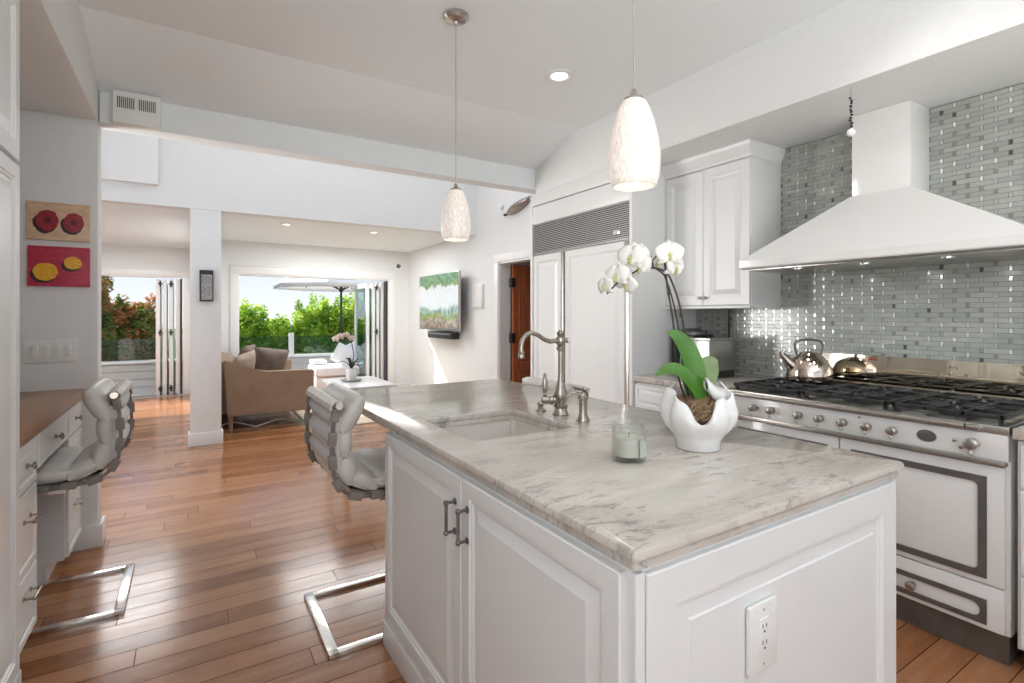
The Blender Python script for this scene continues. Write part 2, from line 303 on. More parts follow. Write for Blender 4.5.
# ------------------------------------------------------------------ mesh helpers
def inherit(o, label=None, cat=None, group=None, kind=None):
    if label: o['label'] = label
    if cat: o['category'] = cat
    if group: o['group'] = group
    if kind: o['kind'] = kind
    return o
class MB:
    def __init__(s): s.bm = bmesh.new()
    def box(s, x0, x1, y0, y1, z0, z1, bev=0.0, seg=2, mtx=None):
        vs_ = [s.bm.verts.new((x, y, z)) for x in (x0, x1) for y in (y0, y1) for z in (z0, z1)]
        f = [(0, 1, 3, 2), (4, 6, 7, 5), (0, 4, 5, 1), (2, 3, 7, 6), (0, 2, 6, 4), (1, 5, 7, 3)]
        fs = [s.bm.faces.new([vs_[i] for i in q]) for q in f]
        if bev > 0:
            es = list({e_ for q in fs for e_ in q.edges})
            r = bmesh.ops.bevel(s.bm, geom=es, offset=bev, segments=seg, profile=0.6, affect='EDGES', clamp_overlap=True)
            vs_ = list({v_ for q in r['faces'] for v_ in q.verts} | {v_ for v_ in vs_ if v_.is_valid})
        if mtx is not None: bmesh.ops.transform(s.bm, matrix=mtx, verts=[v_ for v_ in vs_ if v_.is_valid])
        return s
    def quad(s, pts): s.bm.faces.new([s.bm.verts.new(p) for p in pts]); return s
    def loft(s, loops, cap=True, closed=True):
        L = [[s.bm.verts.new(p) for p in lp] for lp in loops]
        for a, b_ in zip(L, L[1:]):
            n_ = len(a)
            for i in range(n_ if closed else n_-1):
                s.bm.faces.new((a[i], a[(i+1) % n_], b_[(i+1) % n_], b_[i]))
        if cap and closed:
            s.bm.faces.new(L[0][::-1]); s.bm.faces.new(L[-1])
        return s
    def tube(s, pts, r, seg=10, cap=True, flat=1.0):
        pts = [Vector(p) for p in pts]; n_ = len(pts); rs = r if isinstance(r, (list, tuple)) else [r]*n_
        tg = [(pts[min(i+1, n_-1)]-pts[max(i-1, 0)]).normalized() for i in range(n_)]
        up = Vector((0, 0, 1)) if abs(tg[0].z) < 0.9 else Vector((0, 1, 0))
        x = tg[0].cross(up).normalized(); loops = []
        for p, t_, rad in zip(pts, tg, rs):
            x = (x - t_*x.dot(t_)).normalized(); y = t_.cross(x)
            loops.append([p + x*math.cos(a)*rad + y*math.sin(a)*rad*flat for a in (2*PI*k/seg for k in range(seg))])
        return s.loft(loops, cap)
    def strip(s, pts, w_, t_, bev=0):
        """flat bar along a path in the XZ plane, width w_ along Y (centre given by point y)"""
        pts = [Vector(p) for p in pts]; n_ = len(pts); loops = []
        for i, p in enumerate(pts):
            d = (pts[min(i+1, n_-1)]-pts[max(i-1, 0)]).normalized(); nrm = Vector((-d.z, 0, d.x)); y = Vector((0, 1, 0))
            loops.append([p+nrm*t_/2-y*w_/2, p+nrm*t_/2+y*w_/2, p-nrm*t_/2+y*w_/2, p-nrm*t_/2-y*w_/2])
        return s.loft(loops)
    def lathe(s, c, prof, seg=24, axis='Z', cap=True):
        c = Vector(c); loops = []
        for r, h in prof:
            lp = []
            for k in range(seg):
                a = 2*PI*k/seg; u, v_ = r*math.cos(a), r*math.sin(a)
                lp.append(c + {'Z': Vector((u, v_, h)), 'X': Vector((h, u, v_)), 'Y': Vector((v_, h, u))}[axis])
            loops.append(lp)
        return s.loft(loops, cap)
    def ell(s, c, rx, ry, rz, seg=16, rings=10, p=2.0, mtx=None):
        c = Vector(c); loops = []
        sg = lambda v_, q: math.copysign(abs(v_)**q, v_)
        q = 2.0/p
        for i in range(1, rings):
            ph = -PI/2 + PI*i/rings
            loops.append([Vector((rx*sg(math.cos(ph), q)*sg(math.cos(2*PI*k/seg), q), ry*sg(math.cos(ph), q)*sg(math.sin(2*PI*k/seg), q), rz*sg(math.sin(ph), q))) for k in range(seg)])
        if mtx is not None: loops = [[mtx @ v_ for v_ in lp] for lp in loops]
        return s.loft([[c+v_ for v_ in lp] for lp in loops])
    def panel(s, o, u, v_, W, H, t=0.02, prof=None):
        """raised-panel door leaf: o = back lower-left corner, u, v_ unit axes, normal = u x v_"""
        o = Vector(o); u = Vector(u); v_ = Vector(v_); n_ = u.cross(v_)
        prof = prof or [(0, t-.003), (.003, t), (.050, t), (.053, t-.004), (.060, t-.004), (.064, t-.010), (.072, t-.011), (.098, t-.003), (.102, t-.0015)]
        loops = []
        for ins, h in [(0, 0)]+prof:
            ins = min(ins, W/2-.002, H/2-.002)
            loops.append([o+u*ins+v_*ins+n_*h, o+u*(W-ins)+v_*ins+n_*h, o+u*(W-ins)+v_*(H-ins)+n_*h, o+u*ins+v_*(H-ins)+n_*h])
        return s.loft(loops)
    def build(s, name, mat, parent=None, smooth=35, mods=None):
        bmesh.ops.recalc_face_normals(s.bm, faces=s.bm.faces)
        me = bpy.data.meshes.new(name); s.bm.to_mesh(me); s.bm.free()
        for m_ in (mat if isinstance(mat, list) else [mat]): me.materials.append(m_)
        o = bpy.data.objects.new(name, me); col.objects.link(o)
        if smooth:
            for p in me.polygons: p.use_smooth = True
            me.set_sharp_from_angle(angle=math.radians(smooth))
        if parent is not None:
            o.parent = parent; me.transform(Matrix.Translation(-world_loc(parent)))
        else:
            # origin at the foot of the mesh
            xs = [v_.co for v_ in me.vertices]
            c = Vector(((min(p.x for p in xs)+max(p.x for p in xs))/2, (min(p.y for p in xs)+max(p.y for p in xs))/2, min(p.z for p in xs)))
            me.transform(Matrix.Translation(-c)); o.location = c
        return o
def world_loc(o):
    p = Vector((0, 0, 0))
    while o is not None: p = p + o.location; o = o.parent
    return p
def thing(name, loc, label, cat, group=None):
    o = bpy.data.objects.new(name, None); col.objects.link(o); o.location = loc; o.empty_display_size = 0.1
    return inherit(o, label, cat, group)
def struct(o): o['kind'] = 'structure'; return o
def kids(o): return [c for c in bpy.data.objects if c.parent == o]
def copy_tree(o, parent=None):
    c = o.copy(); col.objects.link(c)
    if parent is not None: c.parent = parent
    for ch in kids(o): copy_tree(ch, c)
    return c
def wallbox(name, x0, x1, y0, y1, z0, z1, mat='wall', bev=0.0):
    o = MB().box(x0, x1, y0, y1, z0, z1, bev).build(name, M[mat]); return struct(o)

# ------------------------------------------------------------------ setting
BZ = 2.46
wallbox('floor', -2.4, 4.9, -2.6, 10.35, -0.12, 0.0, 'floor')
# kitchen ceiling: flat, then sloping down to the beam
m = MB(); m.box(-1.3, 3.4, -2.7, 3.19, 2.82, 2.92)
m.loft([[(-1.3, 3.19, 2.82), (3.4, 3.19, 2.82), (3.4, 3.19, 2.92), (-1.3, 3.19, 2.92)], [(-1.3, 3.81, 2.64), (3.4, 3.81, 2.64), (3.4, 3.81, 2.92), (-1.3, 3.81, 2.92)]])
struct(m.build('ceiling', M['ceil']))
wallbox('trim_1', -0.447, 3.30, 3.81, 3.96, BZ, 2.95, 'ceil', 0.008)          # ceiling beam
wallbox('trim_2', 2.62, 3.30, -2.6, 3.81, 2.42, 2.83, 'wall', 0.02)           # soffit over the range wall
wallbox('trim_3', -1.25, -0.447, -2.6, 3.81, BZ, 2.83, 'wall', 0.03)           # soffit over the desk
# walls of the kitchen
wallbox('wall_right', 3.30, 3.45, -2.6, 4.72, 0, 2.85)
m = MB(); m.box(3.30, 3.45, 4.72, 5.60, 2.0, 2.85); m.box(3.30, 3.45, 5.60, 9.0, 0, 2.85); m.box(3.30, 3.45, 3.9, 9.0, 2.85, 3.8)
struct(m.build('wall_right', M['wall']))
wallbox('wall_left', -1.30, -1.15, -0.1, 3.81, 0, 2.83)
wallbox('wall_desk', -2.4, -0.447, 3.81, 3.93, 0, 2.95, 'wall', 0.035)
m = MB(); m.box(-1.3, 3.45, -2.7, -2.55, 0, 0.9); m.box(-1.3, 3.45, -2.7, -2.55, 2.6, 2.85); m.box(-1.3, -0.6, -2.7, -2.55, 0.9, 2.6); m.box(2.8, 3.45, -2.7, -2.55, 0.9, 2.6)
struct(m.build('wall_back', M['wall']))
m = MB(); m.box(-1.3, -1.15, -2.6, -0.1, 0, 0.95); m.box(-1.3, -1.15, -2.6, -0.1, 2.45, 2.83); m.box(-1.3, -1.15, -2.6, -2.0, 0.95, 2.45)
struct(m.build('wall_left', M['wall']))
# header wall with two openings, passage ceiling
m = MB(); m.box(-2.4, 3.30, 6.20, 6.35, 2.43, 3.8); m.box(0.0, 0.28, 6.20, 6.35, 0, 2.43, 0.012)
m.box(-2.4, -1.5, 6.20, 6.35, 0, 2.43)
struct(m.build('wall_header', M['wall']))
m = MB(); m.box(-2.4, 3.45, 3.9, 6.35, 3.75, 3.85); struct(m.build('ceiling', M['ceil']))
m = MB(); m.box(-2.5, -2.4, 3.81, 4.1, 0, 3.85); m.box(-2.5, -2.4, 6.1, 10.5, 0, 3.85); m.box(-2.5, -2.4, 4.1, 6.1, 0, .7); m.box(-2.5, -2.4, 4.1, 6.1, 2.4, 3.85); struct(m.build('wall_passage', M['wall']))
# living room
m = MB(); m.box(0.28, 3.30, 6.35, 8.93, 2.46, 2.56); m.box(-2.4, 0.28, 6.35, 10.45, 2.46, 2.56); struct(m.build('ceiling', M['ceil']))
wallbox('wall_dividing', 0.04, 0.26, 6.35, 10.3, 0, 2.46)
m = MB(); m.box(0.26, 0.63, 8.78, 8.93, 0, 2.46); m.box(2.93, 3.30, 8.78, 8.93, 0, 2.46); m.box(0.63, 2.93, 8.78, 8.93, 1.96, 2.46)
struct(m.build('wall_far', M['wall']))
m = MB(); m.box(-2.4, -1.9, 10.3, 10.45, 0, 2.46); m.box(-0.08, 0.26, 10.3, 10.45, 0, 2.46); m.box(-1.9, -0.08, 10.3, 10.45, 1.98, 2.46)
struct(m.build('wall_far', M['wall']))
# casings
def casing(name, x0, x1, y, z, wd=0.10, t=0.018, left=True):
    m = MB()
    if left: m.box(x0-wd, x0, y-t, y, 0, z, 0.003)
    m.box(x1, x1+wd, y-t, y, 0, z, 0.003); m.box(x0-wd if left else x0, x1+wd, y-t, y, z, z+wd, 0.004)
    m.box(x0, x1, y, y+0.15, z-0.02, z)
    m.box(x0-wd*1.05, x1+wd*1.05, y-t-0.008, y, z+wd+.0005, z+wd+.02, 0.003)
    struct(m.build(name, M['trim']))
casing('trim_4', 0.63, 2.93, 8.78, 1.96, 0.12)
casing('trim_5', -1.9, -0.10, 10.3, 1.98, 0.10)
# baseboards
m = MB(); m.box(-0.6, -0.430, 3.79, 3.8095, 0, 0.13, 0.004); m.box(-0.447, -0.430, 3.81, 3.945, 0, 0.13, 0.004); struct(m.build('baseboard_desk', M['trim']))
m = MB(); m.box(-0.016, 0.296, 6.182, 6.20, 0, 0.13, 0.004); m.box(0.28, 0.296, 6.2, 6.35, 0, 0.13, 0.004); m.box(-0.016, 0.0, 6.2, 6.35, 0, 0.13, 0.004)
struct(m.build('baseboard_pillar', M['trim']))
m = MB(); m.box(3.284, 3.30, 5.72, 8.78, 0, 0.13, 0.004); struct(m.build('baseboard_right', M['trim']))
m = MB(); m.box(0.26, 0.51, 8.764, 8.78, 0, 0.13, 0.004); m.box(3.05, 3.284, 8.764, 8.78, 0, 0.13, 0.004); struct(m.build('baseboard_far', M['trim']))
# hall behind the wooden door
m = MB(); m.box(3.45, 4.9, 6.3, 6.4, 0, 2.7); m.box(4.9, 5.0, 3.2, 6.4, 0, 2.7); m.box(3.45, 4.9, 3.2, 3.3, 0, 2.7); struct(m.build('wall_hall', M['wall']))
wallbox('ceiling', 3.45, 4.9, 3.2, 6.4, 2.7, 2.8, 'ceil')
# door 1: casing and brown leaf standing open into the hall
m = MB()
for y0, y1 in ((5.60, 5.70), (4.62, 4.72)): m.box(3.282, 3.30, y0, y1, 0, 2.0, 0.003)
m.box(3.282, 3.30, 4.62, 5.70, 2.0, 2.10, 0.004); m.box(3.30, 3.46, 5.585, 5.6, 0, 1.98); m.box(3.30, 3.46, 4.72, 4.735, 0, 1.98); m.box(3.30, 3.46, 4.72, 5.6, 1.98, 2.0)
struct(m.build('trim_6', M['trim']))
d = thing('door_1', (3.475, 5.57, 0), None, None); struct(d)
m = MB(); m.box(3.475, 4.235, 5.538, 5.572, 0.01, 1.975, 0.003)
pz = [(0.22, 0.62), (0.72, 1.0), (1.10, 1.86)]
for z0, z1 in pz:
    for x0, x1 in ((3.56, 3.82), (3.90, 4.15)):
        m.panel((x0, 5.540, z0), (1, 0, 0), (0, 0, 1), x1-x0, z1-z0, 0.012, [(0, 0.008), (.006, .010), (.018, .004), (.028, .001), (.06, .008), (.065, .009)])
m.build('door_leaf', M['door'], d, 8)
for z in (0.35, 1.05, 1.75):
    MB().box(3.44, 3.50, 5.52, 5.585, z-0.06, z+0.06, 0.003).build('hinge', M['black'], d)
MB().lathe((4.15, 5.51, 1.0), [(0.012, 0), (0.012, -.03), (.028, -.04), (.028, -.06), (.01, -.07)], 14, 'Y').build('door_knob', M['nickel'], d)

# ------------------------------------------------------------------ outside
wallbox('deck_floor', -3.5, 6.5, 10.35, 11.2, -0.16, -0.04, 'deck')
wallbox('deck_floor', 0.3, 6.5, 8.93, 10.35, -0.16, -0.02, 'deck')
wallbox('ground_hillside', -60, 70, 11.2, 160, -3.2, -2.2, 'hill')
par = thing('deck_parapet', (1.5, 11.05, -0.04), 'grey sided deck parapet wall with white cap and glass rail on top', 'parapet')
m = MB(); m.box(-3.5, 6.5, 11.06, 11.16, -0.04, 0.50)
for k in range(4): m.loft([[(-3.5, 11.06, -.04+k*.135), (6.5, 11.06, -.04+k*.135), (6.5, 11.035, -.04+k*.135), (-3.5, 11.035, -.04+k*.135)], [(-3.5, 11.06, .09+k*.135), (6.5, 11.06, .09+k*.135), (6.5, 11.052, .09+k*.135), (-3.5, 11.052, .09+k*.135)]])
m.build('siding', M['siding'], par, 0)
MB().box(-3.5, 6.5, 11.0, 11.2, 0.50, 0.545, 0.004).build('cap', M['trim'], par)
xs = [-3.4, -1.75, -0.1, 1.72, 3.3, 4.9, 6.4]
for a, b_ in zip(xs, xs[1:]):
    MB().box(a+.05, b_-.05, 11.095, 11.105, 0.56, 0.92).build('glass_panel', M['glass_green'], par)
for a in xs: MB().box(a-.045, a+.045, 11.055, 11.145, 0.545, 0.98, 0.004).build('post', M['trim'], par)

def leaves(m, n_, cx, cy, cz, rx, ry, rz, size, shell=0.55):
    for _ in range(n_):
        while True:
            p = Vector((random.uniform(-1, 1), random.uniform(-1, 1), random.uniform(-1, 1)))
            if shell < p.length < 1: break
        c = Vector((cx+p.x*rx, cy+p.y*ry, cz+p.z*rz))
        u = Vector((random.gauss(0, 1), random.gauss(0, 1), random.gauss(0, .7))).normalized()
        v_ = u.cross(Vector((random.gauss(0, 1), random.gauss(0, 1), random.gauss(0, 1)))).normalized()
        s_ = size*random.uniform(.6, 1.3); n__ = u.cross(v_)*s_*.12
        m.bm.faces.new([m.bm.verts.new(q) for q in (c-u*s_, c-v_*s_*.42+n__, c+u*s_, c+v_*s_*.42+n__)])
def bush(name, label, cat, cx, cy, base, top, rad, lobes, n_, size, mat, group, tip=0):
    t_ = thing(name, (cx, cy, base), label, cat, group)
    m = MB(); z0 = -0.5; H = top-z0
    for k in range(lobes):
        a = 2*PI*k/lobes + random.uniform(-.4, .4); rr_ = rad*random.uniform(.15, .6)
        zz = z0 + H*random.uniform(.45, .84)
        leaves(m, int(n_*1.3)//lobes, cx+math.cos(a)*rr_, cy+math.sin(a)*rr_*.8, zz, rad*.42, rad*.42, H*random.uniform(.14, .22), size, 0.1)
    leaves(m, n_, cx, cy, z0+H*.42, rad*.9, rad*.6, H*.46, size, 0.3)
    for k in range(tip):
        a = random.uniform(-rad*.8, rad*.8); h = random.uniform(.6, 1.0)
        leaves(m, 70, cx+a, cy, top-.15+random.uniform(-.25, .10), .10, .10, .26*h, size*.8, 0.0)
    m.build('foliage', M[mat], t_, 0)
    m = MB()
    for k in range(5):
        a = 2*PI*k/5
        m.tube([(cx+.05*math.cos(a), cy+.05*math.sin(a), base), (cx+rad*.25*math.cos(a), cy+rad*.2*math.sin(a), base+(top-base)*.5), (cx+rad*.5*math.cos(a), cy+rad*.4*math.sin(a), base+(top-base)*.85)], [.05, .03, .012], 6)
    m.build('branches', M['bark'], t_)
G1 = 'green shrubs beyond the deck rail'
for lb, x, y, top, rad, n_, tip in (('sunlit green shrub at the left edge of the wide opening', 0.95, 12.9, 1.58, .75, 3600, 7),
        ('lower sunlit shrub between the left shrub and the tall hedge', 1.75, 13.3, 1.30, .62, 2600, 3),
        ('tall dense green shrub left of the umbrella pole', 2.75, 13.3, 1.78, .70, 3600, 5),
        ('bright green shrub behind the umbrella pole', 3.55, 13.0, 1.82, .70, 3600, 3),
        ('green shrub behind the folded glass doors', 4.5, 13.2, 1.65, .75, 2600, 3)):
    bush('green_shrub', lb, 'shrub', x, y, -2.2, top, rad*1.1, 13, int(n_*1.5), 0.058, 'leaf_green', G1, tip)
G2 = 'red-tipped shrubs beyond the left deck'
bush('red_tipped_shrub', 'taller shrub with red and green leaves beside the wall edge', 'shrub', -1.75, 12.4, -2.2, 2.30, .62, 11, 4200, .075, 'leaf_red', G2, 8)
bush('red_tipped_shrub', 'lower reddish shrub next to the folded white doors', 'shrub', -0.85, 12.7, -2.2, 1.72, .52, 11, 3600, .070, 'leaf_red', G2, 4)

# umbrella
um = thing('patio_umbrella', (2.58, 10.62, -0.02), 'open white patio umbrella with dark pole on the deck', 'umbrella')
MB().tube([(2.58, 10.62, 0.03), (2.58, 10.62, 2.45)], 0.022, 12).build('pole', M['black'], um)
MB().lathe((2.58, 10.62, -0.02), [(.24, 0), (.24, .03), (.05, .07), (.035, .25)], 20).build('base', M['black'], um)
m = MB(); R_ = 1.30; loops = []
for r_, z in ((0.02, 2.46), (.5, 2.33), (1.0, 2.13), (R_, 1.93), (R_, 1.85)):
    loops.append([(2.58+r_*math.cos(2*PI*(k+.5)/8), 10.62+r_*.88*math.sin(2*PI*(k+.5)/8), z) for k in range(8)])
m.loft(loops, cap=False); o = m.build('canopy', M['canopy_cloth'], um, 20)
so = o.modifiers.new('thick', 'SOLIDIFY'); so.thickness = 0.004
for k in range(8):
    a = 2*PI*(k+.5)/8; ca, sa = math.cos(a), math.sin(a)*.88
    rb = MB().tube([(2.58+.03*ca, 10.62+.03*sa, 2.43), (2.58+.5*ca, 10.62+.5*sa, 2.31), (2.58+1.27*ca, 10.62+1.27*sa, 1.925)], 0.010, 6).build('rib', M['black'], um)
    MB().tube([(2.58+.03*ca, 10.62+.03*sa, 1.84), (2.58+.72*ca, 10.62+.72*sa, 2.2)], 0.010, 6).build('strut', M['black'], um)
MB().lathe((2.58, 10.62, 1.80), [(.035, 0), (.045, .02), (.045, .06), (.03, .08)], 14).build('hub', M['black'], um)

# outdoor sofa
so_ = thing('outdoor_sofa', (2.45, 9.85, -0.02), 'white outdoor sofa on the deck with boxy arm', 'sofa')
MB().box(1.88, 3.1, 9.50, 10.35, 0.0, 0.24, 0.02).build('frame', M['white_cloth'], so_)
MB().box(1.88, 3.1, 9.46, 10.30, 0.24, 0.41, 0.04, 3).build('seat_cushion', M['white_cloth'], so_)
MB().box(1.92, 2.18, 10.0, 10.38, 0.41, 0.50, 0.03, 3).build('arm', M['white_cloth'], so_)
def pillow(name, c, w_, h_, t_, rot, mat, label, cat='pillow', group=None, parent=None):
    m = MB(); n_ = 12; mtx = Matrix.Translation(c) @ rot.to_matrix().to_4x4() if hasattr(rot, 'to_matrix') else Matrix.Translation(c) @ rot
    for sgn in (1, -1):
        g_ = [[None]*(n_+1) for _ in range(n_+1)]
        for i in range(n_+1):
            for j in range(n_+1):
                a, b_ = i/n_*2-1, j/n_*2-1
                th = (max(0, 1-a**2)*max(0, 1-b_**2))**.38
                pinch = 1-.06*(1-abs(a))*abs(b_)-.0; pinch2 = 1-.06*(1-abs(b_))*abs(a)
                g_[i][j] = m.bm.verts.new(mtx @ Vector((a*w_/2*pinch, sgn*th*t_/2, b_*h_/2*pinch2)))
        for i in range(n_):
            for j in range(n_): m.bm.faces.new((g_[i][j], g_[i+1][j], g_[i+1][j+1], g_[i][j+1]))
    bmesh.ops.remove_doubles(m.bm, verts=m.bm.verts, dist=1e-5)
    o = m.build(name, mat, parent, 80)
    if parent is None: inherit(o, label, cat, group)
    return o
from mathutils import Euler
pillow('throw_pillow', (2.42, 9.80, 0.60), .36, .36, .14, Euler((-.25, .5, -.2)), M['white_cloth'], 'white throw pillow standing on its corner on the outdoor sofa, left', group='white pillows on the outdoor sofa')
pillow('throw_pillow', (2.62, 9.96, 0.61), .38, .38, .14, Euler((-.25, -.4, .2)), M['white_cloth'], 'white throw pillow leaning behind the other on the outdoor sofa', group='white pillows on the outdoor sofa')

# folding door stacks
def leaf(root, x, y0, y1, z0, z1, t_=0.045):
    f = MB(); sw = 0.075
    f.box(x, x+t_, y0, y0+sw, z0, z1, .003); f.box(x, x+t_, y1-sw, y1, z0, z1, .003); f.box(x, x+t_, y0+sw, y1-sw, z0, z0+.12, .002); f.box(x, x+t_, y0+sw, y1-sw, z1-.09, z1, .002)
    fo = f.build('door_leaf', M['trim'], root)
    MB().box(x+t_/2-.005, x+t_/2+.005, y0+sw-.005, y1-sw+.005, z0+.115, z1-.085).build('pane', M['glass_green'], fo)
def hinges(root, x, y, zs):
    for z in zs:
        m = MB(); m.box(x-.03, x+.03, y-.03, y, z-.012, z+.012, .003); m.tube([(x, y-.035, z-.05), (x, y-.035, z+.05)], .013, 8); m.build('hinge', M['black'], root)
dA = thing('door_2', (-0.3, 10.45, 0), None, None); struct(dA)
for k in range(4): leaf(dA, -0.48+k*0.092, 10.36, 10.98, 0.0, 1.94, 0.06)
for k in (0.6, 2.2): hinges(dA, -0.48+k*0.092+.01, 10.35, (0.12, 1.05, 1.86))
MB().box(-.14, -.11, 10.33, 10.36, 0.0, 1.95).build('seal', M['black'], dA)
dB = thing('door_3', (2.8, 8.93, 0), None, None); struct(dB)
leaf(dB, 2.60, 8.92, 9.72, 0.0, 1.90)
for k in range(3): leaf(dB, 2.70+k*0.075, 8.92, 9.5, 0.0, 1.90)
hinges(dB, 2.76, 8.90, (0.12, 1.05, 1.82))
MB().box(2.90, 2.925, 8.80, 8.93, 0.0, 1.93).build('seal', M['black'], dB)
m = MB(); m.box(-1.9, -.1, 10.28, 10.46, 0, 0.012); struct(m.build('trim_7', M['steel']))
m = MB(); m.box(.63, 2.93, 8.78, 8.94, 0, 0.012); struct(m.build('trim_8', M['steel']))

# ------------------------------------------------------------------ living room furniture
inherit(MB().box(1.22, 3.1, 6.35, 8.5, 0.0, 0.014, 0.004).build('area_rug', M['rug']), 'cream area rug on the wood floor beside the tan sofa', 'rug')
sf = thing('sofa', (0.8, 7.7, 0), 'tan suede sofa seen from its side with sloping arm', 'sofa')
def arm_side(m, y0, y1):
    prof = [(.36, .17), (1.30, .17), (1.31, .66), (1.05, .665), (.80, .665), (.62, .69), (.50, .75), (.40, .80), (.33, .82)]
    m.loft([[(x, y0, z) for x, z in prof], [(x, y1, z) for x, z in prof]])
    for f_ in list(m.bm.faces)[-2:]: pass
    es = [e_ for e_ in m.bm.edges]
m = MB(); arm_side(m, 6.74, 6.88); bmesh.ops.bevel(m.bm, geom=[e_ for e_ in m.bm.edges], offset=.012, segments=2, affect='EDGES'); m.build('arm', M['suede'], sf)
m = MB(); arm_side(m, 8.42, 8.56); bmesh.ops.bevel(m.bm, geom=[e_ for e_ in m.bm.edges], offset=.012, segments=2, affect='EDGES'); m.build('arm', M['suede'], sf)
MB().box(.30, .50, 6.88, 8.42, .17, .80, .04, 3).build('backrest', M['suede'], sf)
MB().box(.50, 1.28, 6.88, 8.42, .17, .28, .01).build('frame', M['suede'], sf)
for y0, y1 in ((6.89, 7.64), (7.66, 8.41)): MB().box(.50, 1.30, y0, y1, .28, .46, .04, 3).build('seat_cushion', M['suede'], sf)
for x in (.40, 1.24):
    for y in (6.80, 8.50): MB().lathe((x, y, 0), [(.022, 0), (.03, .17)], 12).build('leg', M['suede'], sf)
inherit(pillow('throw_pillow', (.86, 7.35, .70), .46, .44, .20, Euler((.3, .15, .35)), M['pillow_brown'], None), 'dark brown velvet pillow on the tan sofa, front of the pair', 'pillow', 'pillows on the tan sofa')
inherit(pillow('throw_pillow', (.54, 6.99, .70), .38, .38, .18, Euler((.3, -.2, .9)), M['pillow_tan'], None), 'taupe velvet pillow nearest the sloping arm of the tan sofa', 'pillow', 'pillows on the tan sofa')
inherit(pillow('throw_pillow', (.64, 7.75, .73), .46, .42, .18, Euler((.2, 0, 1.2)), M['pillow_brown'], None), 'dark brown pillow at the back of the tan sofa behind others', 'pillow', 'pillows on the tan sofa')
pts = [(.25+.9*t_, 6.95+.12*math.sin(t_*9), .008+.035*abs(math.sin(t_*7))) for t_ in [i/24 for i in range(25)]]
inherit(MB().tube(pts, .008, 6).build('extension_cord', M['plate']), 'white power cord lying on the floor under the sofa', 'cord')

tb = thing('side_table', (1.28, 4.6, 0), 'low white table behind the island holding a small orchid', 'table')
MB().box(1.03, 1.50, 4.25, 4.97, .725, .75, .006).build('table_top', M['trim'], tb)
MB().box(1.06, 1.48, 4.28, 4.94, .64, .725).build('apron', M['trim'], tb)
for y in (4.28, 4.89): MB().box(1.06, 1.11, y, y+.05, .02, .64, .004).build('leg', M['trim'], tb)
MB().box(1.05, 1.30, 4.27, 4.95, 0, .02, .003).build('floor_plate', M['trim'], tb)
inherit(MB().lathe((1.22, 4.66, .75), [(.075, 0), (.095, .018), (.09, .018), (.072, .006)], 28).build('stone_tray', M['tray']), 'round grey stone tray under the small orchid pot', 'tray')
sp_ = thing('potted_orchid', (1.22, 4.66, .758), 'small orchid with pale pink flowers in white pot on tray', 'potted plant')
MB().lathe((1.22, 4.66, .758), [(.036, 0), (.045, .04), (.050, .11), (.044, .11), (.04, .03)], 20).build('pot', M['ceramic'], sp_)
def leafblade(m, base, mid, tip, w_, seg=11, fold=.25, ref=Vector((0, 0, 1))):
    base, mid, tip = Vector(base), Vector(mid), Vector(tip); loops = []
    for i in range(seg+1):
        t_ = i/seg; p = base*(1-t_)**2 + mid*2*t_*(1-t_) + tip*t_*t_
        d = ((mid-base)*(1-t_)+(tip-mid)*t_).normalized(); side = d.cross(ref)
        side = side.normalized() if side.length > .05 else Vector((1, 0, 0)); n_ = side.cross(d)
        ww = w_*(math.sin(PI*min(1, t_*.86+.14))**.7)*.5 + .0008
        loops.append([p-side*ww+n_*ww*fold, p-side*ww*.5+n_*ww*fold*.3, p, p+side*ww*.5+n_*ww*fold*.3, p+side*ww+n_*ww*fold,
                      p+side*ww*.5+n_*(ww*fold*.3-.0016), p-n_*.0022, p-side*ww*.5+n_*(ww*fold*.3-.0016)])
    m.loft(loops)
c = Vector((1.22, 4.66, .86))
for dx, dy, h in ((-.11, .04, .05), (.12, .02, .07), (-.06, -.06, .09), (.05, -.09, .02), (.09, .07, .04)):
    m = MB(); leafblade(m, c, c+Vector((dx*.5, dy*.5, h+.05)), c+Vector((dx, dy, h)), .035); m.build('leaf', M['stem'], sp_)
MB().tube([c, c+Vector((.02, -.01, .12)), c+Vector((.0, -.01, .24)), c+Vector((-.07, -.02, .29)), c+Vector((-.13, -.02, .28))], .004, 6).build('flower_stem', M['stem'], sp_)

